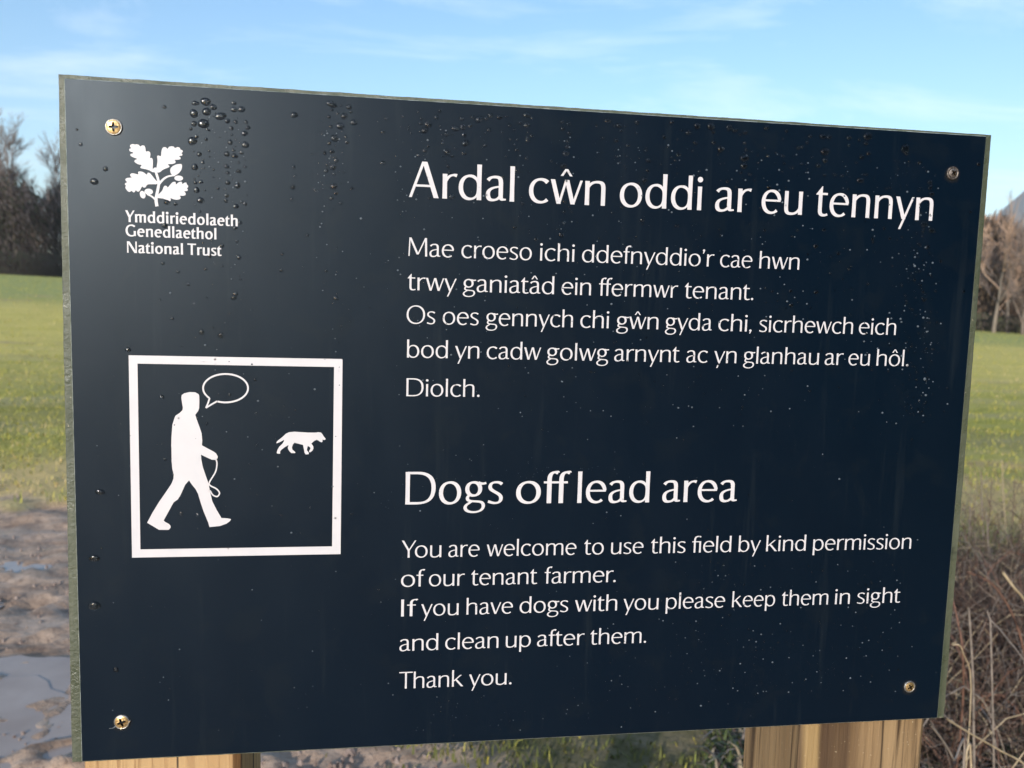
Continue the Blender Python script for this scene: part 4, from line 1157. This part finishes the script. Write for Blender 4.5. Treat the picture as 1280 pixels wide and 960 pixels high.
# ------------------------------------------------------------------ brambles and dead stems right of the sign
M_STEM = [mat_flat('stem straw', (.50, .39, .25), (.34, .26, .16), 40, .7), mat_flat('stem brown', (.155, .105, .08), (.075, .05, .038), 40, .7),
          mat_flat('stem red-brown', (.20, .105, .07), (.13, .07, .05), 40, .65), mat_flat('stem grey', (.31, .255, .21), (.19, .155, .13), 40, .75),
          mat_flat('bramble leaf', (.055, .075, .02), (.10, .115, .04), 30, .55)]
def thicket():
    r = random.Random(21)
    T1 = Tubes()
    def blob(cx, cy, n, rad, top):
        for _ in range(n):
            a = r.uniform(0, 6.283); q = rad * math.sqrt(r.random())
            x, y = cx + q * math.cos(a), cy + q * math.sin(a) * .9
            if x < .70 and y < .5: continue
            z = gz(x, y)
            L = top * r.uniform(.5, 1.15) * (1 - .25 * (q / rad) ** 2)
            b = r.uniform(0, 6.283); lean = r.uniform(.1, .9)
            P = []
            wob = rv(r) * .05
            for k in range(7):
                t = k / 6
                P.append((x + math.cos(b) * lean * L * t * t + wob.x * math.sin(t * 5), y + math.sin(b) * lean * L * t * t + wob.y * math.sin(t * 4 + 1), z + L * (t - .32 * lean * t ** 3)))
            mi = r.choice((1, 1, 2, 3, 1, 1, 3, 0, 1, 2, 1))
            T1.add(P, r.uniform(.0011, .0024), .0007, 4, mi)
            if r.random() < .75:                      # side twigs
                for _ in range(r.randint(1, 4)):
                    k = r.randint(2, 5); p = Vector(P[k]); dd = rv(r); dd.z = abs(dd.z) * .6
                    l = r.uniform(.05, .17)
                    T1.add([p, p + dd * l * .5, p + dd * l + Vector((0, 0, .01))], .0012, .0006, 3, mi)
    for px, py, n, rad, top in ((1235, 1010, 420, .42, .50), (1215, 900, 420, .50, .50), (1240, 830, 420, .60, .52), (1330, 900, 420, .65, .62), (1300, 800, 420, .85, .55), (1160, 800, 330, .6, .40), (1180, 760, 260, .55, .36), (1420, 880, 300, .8, .6), (1250, 740, 340, 1.0, .42), (1350, 700, 300, 1.3, .5)):
        g = on_ground(px, py); blob(g.x, g.y, n, rad, top)
    # canes arching right over
    for _ in range(190):
        g = on_ground(r.uniform(1150, 1500), r.uniform(740, 1100))
        b = r.uniform(0, 6.283); L = r.uniform(.35, .8); H = r.uniform(.15, .5)
        P = [(g.x + math.cos(b) * L * t, g.y + math.sin(b) * L * t, gz(g.x, g.y) + H * math.sin(min(t * 1.1, 1) * 3.0) + .02) for t in [k / 9 for k in range(10)]]
        if any(p[0] < .66 and p[1] < .25 for p in P): continue
        T1.add(P, .0023, .0010, 4, r.choice((1, 2, 2, 3, 0)))
    o = link('bramble_thicket', T1.mesh('bramble_thicket', M_STEM))
    props(o, 'tangled thicket of bare brown bramble stems and dead stalks behind the right post', 'brambles', kind='stuff')
    # low leaves and dead litter under the stems
    rg = np.random.default_rng(3)
    n = 26000; x = []; 
    pts = []
    for _ in range(n):
        px, py = r.uniform(880, 1560), r.uniform(690, 1180)
        g = on_ground(px, py)
        if g.y < .35 or mud_mask(g.x, g.y) > 0 or noise.noise(Vector((g.x * 3, g.y * 3, 5))) < -.25: continue
        pts.append((g.x, g.y, gz(g.x, g.y) + r.random() ** 2 * .16))
    V, F = blades(np.array(pts), .035, .0045, 1.8, 5)
    mi = np.tile(rg.choice([4, 4, 1, 0, 4, 3], len(pts)), 3)
    me = mesh('undergrowth', V, F, M_STEM); me.polygons.foreach_set('material_index', mi.astype(np.int32))
    props(link('undergrowth', me), 'low dark green leaves and dead brown litter under the brambles', 'undergrowth', kind='stuff')
thicket()

# stalks one can pick out
def stalk(pts, r0, r1, mi, label, name='dead_stalk', cat='dead stalk', extra=()):
    """pixel + depth points -> a bent stem rooted in the ground"""
    P = [tuple(pt(px, py, y)) for px, py, y in pts]
    last = P[-1]
    P.append((last[0] + .01, last[1] + .02, gz(last[0], last[1]) - .01))
    sp = []
    q = [P[0]] + P + [P[-1]]
    for i in range(1, len(q) - 2):
        a, b, c, d = (np.array(q[i + k]) for k in (-1, 0, 1, 2))
        for j in range(5):
            t = j / 5
            sp.append(.5 * ((2 * b) + (c - a) * t + (2 * a - 5 * b + 4 * c - d) * t * t + (3 * b - a - 3 * c + d) * t ** 3))
    sp.append(np.array(P[-1]))
    r0 *= .78; r1 *= .78
    T1 = Tubes(); T1.add(sp, r0, r1, 6, 0)
    for (pa, pb) in extra:
        a = pt(*pa); b = pt(*pb); T1.add([a, (a + b) / 2 + Vector((0, .004, .004)), b], r0 * .8, r0 * .5, 5, 0)
    base = sp[-1]
    me = T1.mesh(name, M_STEM[mi], True)
    off = Vector(base)
    me.transform(Matrix.Translation(-off))
    o = link(name, me, None, off)
    return props(o, label, cat)
stalk([(1211, 760, .95), (1216, 840, .98), (1217, 900, 1.0), (1216, 1010, 1.05)], .0028, .0036, 3, 'upright pale broken stalk standing nearest the sign edge, above the right post')
stalk([(1238, 775, 1.05), (1240, 850, 1.05), (1242, 940, 1.08), (1241, 1010, 1.1)], .0024, .0032, 3, 'upright pale stalk with a bent-over top, second from the sign edge', extra=(((1238, 775, 1.05), (1234, 762, 1.06)), ((1238, 775, 1.05), (1262, 802, 1.0)), ((1262, 802, 1.0), (1283, 830, .96))))
stalk([(1254, 716, 1.2), (1268, 735, 1.2), (1285, 757, 1.22), (1330, 840, 1.3), (1350, 960, 1.4)], .0042, .0045, 0, 'thick pale straw stalk leaning in from the right edge of the frame')
stalk([(1184, 899, .62), (1215, 918, .66), (1250, 938, .70), (1290, 965, .74), (1330, 1040, .8)], .0020, .0026, 0, 'long thin pale stalk slanting down to the right beside the right post')
stalk([(1206, 950, .66), (1212, 930, .67), (1214, 960, .68), (1219, 1040, .7)], .0022, .0026, 0, 'short forked whitish stalk at the bottom edge right of the post')
stalk([(1163, 906, .30), (1178, 925, .34), (1192, 950, .38), (1203, 985, .42)], .0018, .0022, 3, 'pale twig curling away from the right post under the sign corner')
stalk([(1195, 803, .72), (1190, 806, .73), (1204, 816, .73), (1212, 905, .76)], .0014, .0016, 0, 'small pale curled leaf stalk touching the right edge of the sign')
stalk([(1190, 745, 1.3), (1200, 790, 1.25), (1204, 830, 1.25), (1202, 900, 1.3)], .0030, .0036, 2, 'reddish cane hugging the right edge of the sign')
stalk([(1210, 715, 1.5), (1240, 730, 1.5), (1264, 765, 1.5), (1280, 815, 1.5), (1290, 900, 1.6)], .0030, .0040, 2, 'long reddish bramble cane arching down to the right')
for i, (px, py, y, dx_, h) in enumerate(((1226, 590, 3.2, 6, 0), (1240, 600, 3.0, -14, 0), (1252, 575, 3.3, 10, 0), (1268, 600, 2.9, -8, 0), (1213, 625, 3.2, -6, 0), (1278, 650, 2.7, -20, 0), (1233, 640, 2.7, 12, 0))):
    o = stalk([(px, py, y), (px + dx_ * .3, py + 55, y), (px + dx_ * .7, py + 110, y), (px + dx_, py + 170, y)], .0022, .0038, (3, 1, 0, 1, 3, 1, 3)[i],
              'thin bare weed stem rising above the brambles against the field', 'weed_stem', 'weed stem',
              extra=(((px + 1, py + 20, y), (px + 9, py + 2, y)), ((px + 2, py + 38, y), (px - 9, py + 16, y)), ((px + dx_ * .4, py + 70, y), (px + dx_ * .4 + 14, py + 44, y))))
    o['group'] = 'bare weed stems above the brambles'

# ------------------------------------------------------------------ trees and woods
M_BARK = mat_flat('grey-brown bark', (.15, .115, .088), (.22, .18, .145), 2, .85)
M_TWIG = mat_flat('brown twigs', (.20, .15, .125), (.27, .205, .17), .6, .85)
M_BIRCH = mat_flat('pale bark', (.27, .22, .17), (.20, .16, .12), 1.5, .8)
M_RUST = mat_flat('russet twigs', (.40, .26, .18), (.50, .34, .24), .4, .85)
M_DARKT = mat_flat('dark undergrowth', (.066, .048, .036), (.11, .080, .058), .7, .9)
M_HEDGE = mat_flat('hedge leaves', (.055, .06, .028), (.09, .085, .045), .9, .9)
def tree_parts(seed, H, spread, lean=0, depth=5, fork=.28):
    """trunk tube and crown of forking limbs and fine twigs, base at the origin"""
    r = random.Random(seed)
    TR, CR = Tubes(), Tubes()
    def grow(p, d, L, rad, lev):
        n = 4
        P = [p]
        dd = d.copy()
        for k in range(n):
            dd = (dd + rv(r) * .10 + Vector((0, 0, .05))).normalized()
            P.append(P[-1] + dd * L / n)
        CR.add(P, rad, rad * .58, 4 if lev < 3 else 3, 0 if lev < 2 else 1)
        if lev >= depth: return
        nb = r.randint(3, 4) if lev < depth - 1 else r.randint(4, 6)
        for i in range(nb):
            k = r.randint(1, n) if i else n
            ax = rv(r); ax -= ax.dot(dd) * dd; ax.normalize()
            ang = r.uniform(.3, .8) * spread if i else r.uniform(.05, .25)
            nd = (dd * math.cos(ang) + ax * math.sin(ang)).normalized()
            grow(P[k], nd, L * r.uniform(.55, .80), rad * (.62 if i else .7), lev + 1)
    tp = [Vector((0, 0, -.3))]
    d = Vector((lean, 0, 1)).normalized()
    th = H * fork
    for k in range(6):
        d = (d + rv(r) * .035).normalized(); tp.append(tp[-1] + d * th / 5)
    TR.add(tp, H * .014, H * .0095, 8)
    top = tp[-1]
    grow(top, d, H * .26, H * .0095, 1)
    for i in range(5):
        ax = rv(r); ax.z = 0; ax.normalize()
        grow(tp[3 + i % 3] if i > 1 else top, (d + ax * r.uniform(.4, .9) * spread).normalized(), H * r.uniform(.17, .25), H * .006, 2 if i > 2 else 1)
    return TR.mesh('trunk', M_BARK, True), CR.mesh('crown', [M_BARK, M_TWIG])
def tree(name, meshes, px, dist, scale, rot, label, cat='tree', group=None, bark=None):
    a = bearing(px); x, y = EYE.x + dist * math.sin(a), EYE.y + dist * math.cos(a)
    e = empty(name, (x, y, gz(x, y) - .05), label, cat, group)
    e.rotation_euler = (0, 0, rot); e.scale = (scale,) * 3
    for nm, me in zip(('trunk', 'crown'), meshes):
        link(nm, me, e)
    return e
protoA = tree_parts(1, 20, 1.0, 0, 6, .36)
protoB = tree_parts(2, 20, .95, .05, 6, .34)
protoC = tree_parts(5, 14, 1.15, .38, 6, .25)
protoD = tree_parts(9, 11, 1.1, .05, 5, .22)
protoE = tuple(m_.copy() for m_ in protoD)
protoE[0].materials[0] = M_BIRCH; protoE[1].materials[0] = M_BIRCH; protoE[1].materials[1] = M_RUST
protoF = tree_parts(14, 9, 1.2, -.1, 5, .18)
LT = [('bare_tree', protoA, 3, 108, .72, .4, 'tall bare winter tree at the left edge of the photograph'),
      ('bare_tree', protoB, 24, 106, .74, 2.1, 'tall bare tree with an upright pale trunk, left of the sign edge'),
      ('bare_tree', protoC, 44, 110, .90, 3.3, 'slanting bare tree in front of the wood, close to the left sign edge'),
      ('bare_tree', protoB, 66, 113, .72, .3, 'bare tree half hidden by the upper left edge of the sign'),
      ('bare_tree', protoA, -30, 109, .78, 4.0, 'bare tree just outside the left edge of the photograph'),
      ('bare_tree', protoE, 1246, 74, 1.0, 1.1, 'slim pale-stemmed birch against the russet wood, touching the right sign edge'),
      ('bare_tree', protoD, 1264, 76, 1.05, 2.3, 'bare brown tree in the wood near the right edge of the photograph'),
      ('bare_tree', protoF, 1283, 72, 1.15, .5, 'orange-brown bushy bare tree at the right edge of the photograph')]
for a in LT: tree(*a)

def wood(px0, px1, d0, d1, n, seed, name, label, meshes, smin, smax):
    """a far-off wood that reads as one mass: many trees joined"""
    r = random.Random(seed)
    Vs, Fs, Ms = [], [], []; off = 0
    arr = []
    for tr, cr in meshes:
        for me, base in ((tr, 0), (cr, 0)):
            v = np.empty(len(me.vertices) * 3, np.float32); me.vertices.foreach_get('co', v)
            l = np.empty(len(me.loops), np.int32); me.loops.foreach_get('vertex_index', l)
            mi = np.empty(len(me.polygons), np.int32); me.polygons.foreach_get('material_index', mi)
            arr.append((v.reshape(-1, 3), l.reshape(-1, 4), mi))
    for i in range(n):
        px = px0 + (px1 - px0) * (i + r.random()) / n; u = r.random()
        dist = (d0 + (d1 - d0) * (px - px0) / (px1 - px0)) + r.random() * 16
        a = bearing(px); x, y = EYE.x + dist * math.sin(a), EYE.y + dist * math.cos(a)
        s = r.uniform(smin, smax); ro = r.uniform(0, 6.28); c, q = math.cos(ro), math.sin(ro)
        k = r.randrange(len(meshes))
        for v, F, mi in arr[2 * k:2 * k + 2]:
            w = v * s
            w = np.stack([w[:, 0] * c - w[:, 1] * q + x, w[:, 0] * q + w[:, 1] * c + y, w[:, 2] + gz(x, y)], 1)
            Vs.append(w); Fs.append(F + off); Ms.append(mi); off += len(w)
    me = mesh(name, np.vstack(Vs), np.vstack(Fs), [M_BARK, M_TWIG]); me.polygons.foreach_set('material_index', np.concatenate(Ms))
    return props(link(name, me), label, 'wood', kind='stuff')
low = [tree_parts(31, 8, 1.2, 0, 4, .15), tree_parts(32, 8, 1.25, .1, 4, .12), tree_parts(33, 9, 1.0, -.1, 4, .2)]
wood(-420, 1240, 116, 80, 105, 3, 'distant_wood', 'brown bare wood along the far side of the field', low, 1.0, 1.7)

def thick(px0, px1, d0, d1, n, hmin, hmax, seed, name, label, mats, size, cat, low=.8):
    """twiggy undergrowth: many small upright sprays filling a band"""
    r = random.Random(seed); rg = np.random.default_rng(seed)
    px = rg.uniform(px0, px1, n); u = (px - px0) / (px1 - px0)
    dist = d0 + (d1 - d0) * u + rg.random(n) * 9
    P = []
    for p_, q in zip(px, dist):
        a = bearing(p_); P.append((EYE.x + q * math.sin(a), EYE.y + q * math.cos(a)))
    P = np.array(P)
    hmx = np.array([hmin + (hmax - hmin) * (.5 + .5 * noise.noise(Vector((x * .22, y * .22, seed))) + .35 * noise.noise(Vector((x * .8, y * .8, seed)))) for x, y in P])
    z0 = ground_h(P[:, 0], P[:, 1])
    z = z0 + hmx * rg.random(n) ** low - .15
    V, F = blades(np.stack([P[:, 0], P[:, 1], z], 1), size, size * .07, .9, seed)
    me = mesh(name, V, F, mats)
    k = len(mats)
    me.polygons.foreach_set('material_index', np.tile(rg.integers(0, k, n), 3).astype(np.int32))
    return props(link(name, me), label, cat, kind='stuff')
thick(-420, 660, 108, 95, 60000, 5.5, 12, 4, 'wood_undergrowth', 'dark undergrowth and ivy at the foot of the left-hand wood', [M_DARKT, M_DARKT, M_TWIG, M_HEDGE], 1.0, 'undergrowth')
thick(-420, 660, 104, 92, 60000, 1.5, 3.0, 14, 'wood_edge', 'dark brambly edge along the foot of the left-hand wood', [M_DARKT, M_DARKT, M_HEDGE], .6, 'undergrowth', 2.0)
thick(640, 1500, 98, 72, 80000, 6.0, 11.5, 6, 'scrub_bank', 'russet and brown scrub bank along the right-hand side of the field', [M_TWIG, M_RUST, M_DARKT, M_TWIG, M_RUST], .9, 'scrub')
thick(1200, 1500, 76, 66, 5000, .8, 1.6, 7, 'low_hedge', 'low dark hedge at the foot of the right-hand scrub', [M_HEDGE, M_DARKT], .5, 'hedge')

# unseen tree belt added behind the viewer to darken the panel's right-half reflection
def belt():
    rg = np.random.default_rng(77); n = 36000
    a = rg.uniform(math.pi - R_(96), math.pi - R_(4), n); q = 15 + 3 * rg.random(n)
    x, y = EYE.x + q * np.sin(a), EYE.y + q * np.cos(a)
    top = 7.5 + 1.5 * np.sin(a * 9) + 1.1 * np.sin(a * 23)
    z = top * rg.random(n) ** .9
    V, F = blades(np.stack([x, y, z], 1), .8, .13, .8, 6)
    props(link('unseen_belt', mesh('unseen_belt', V, F, M_DARKT)), 'unseen dark tree belt added behind the viewer to darken the panel reflection', 'trees', kind='stuff')
belt()

# ------------------------------------------------------------------ far hill
def hill():
    V, F = [], []
    nx, ny = 90, 26
    for j in range(ny):
        for i in range(nx):
            u, v = i / (nx - 1), j / (ny - 1)
            a = bearing(1080) + u * R_(50); d = 1250 + 700 * v
            prof = sstep(0, .24, np.array(u)) * (1 - .45 * sstep(.45, 1, np.array(u)))
            e = (math.sin(v * math.pi) ** .8)
            h = 238 * float(prof) * e * (1 + .16 * noise.noise(Vector((u * 7, v * 3, 1)))) + 9 * noise.noise(Vector((u * 50, v * 14, 2))) * e
            V.append((d * math.sin(a), d * math.cos(a), h - 3))
    for j in range(ny - 1):
        for i in range(nx - 1):
            k = j * nx + i; F.append((k, k + 1, k + nx + 1, k + nx))
    props(link('hill', mesh('hill', V, F, mat_flat('wooded hillside', (.19, .185, .165), (.26, .24, .21), .012, .95), True)), kind='structure')
hill()

def haze():
    bm = chamfer_box(-3300, 3300, -3000, 3300, -8, 300, 0, None, 'haze')
    m_ = bpy.data.materials.new('haze'); m_.use_nodes = True; t = m_.node_tree; t.nodes.clear()
    v = t.nodes.new('ShaderNodeVolumePrincipled'); o = t.nodes.new('ShaderNodeOutputMaterial')
    v.inputs['Color'].default_value = (.80, .88, 1.0, 1); v.inputs['Density'].default_value = .00026
    t.links.new(v.outputs[0], o.inputs['Volume'])
    props(link('haze', from_bm('haze', bm, m_)), kind='stuff')
haze()
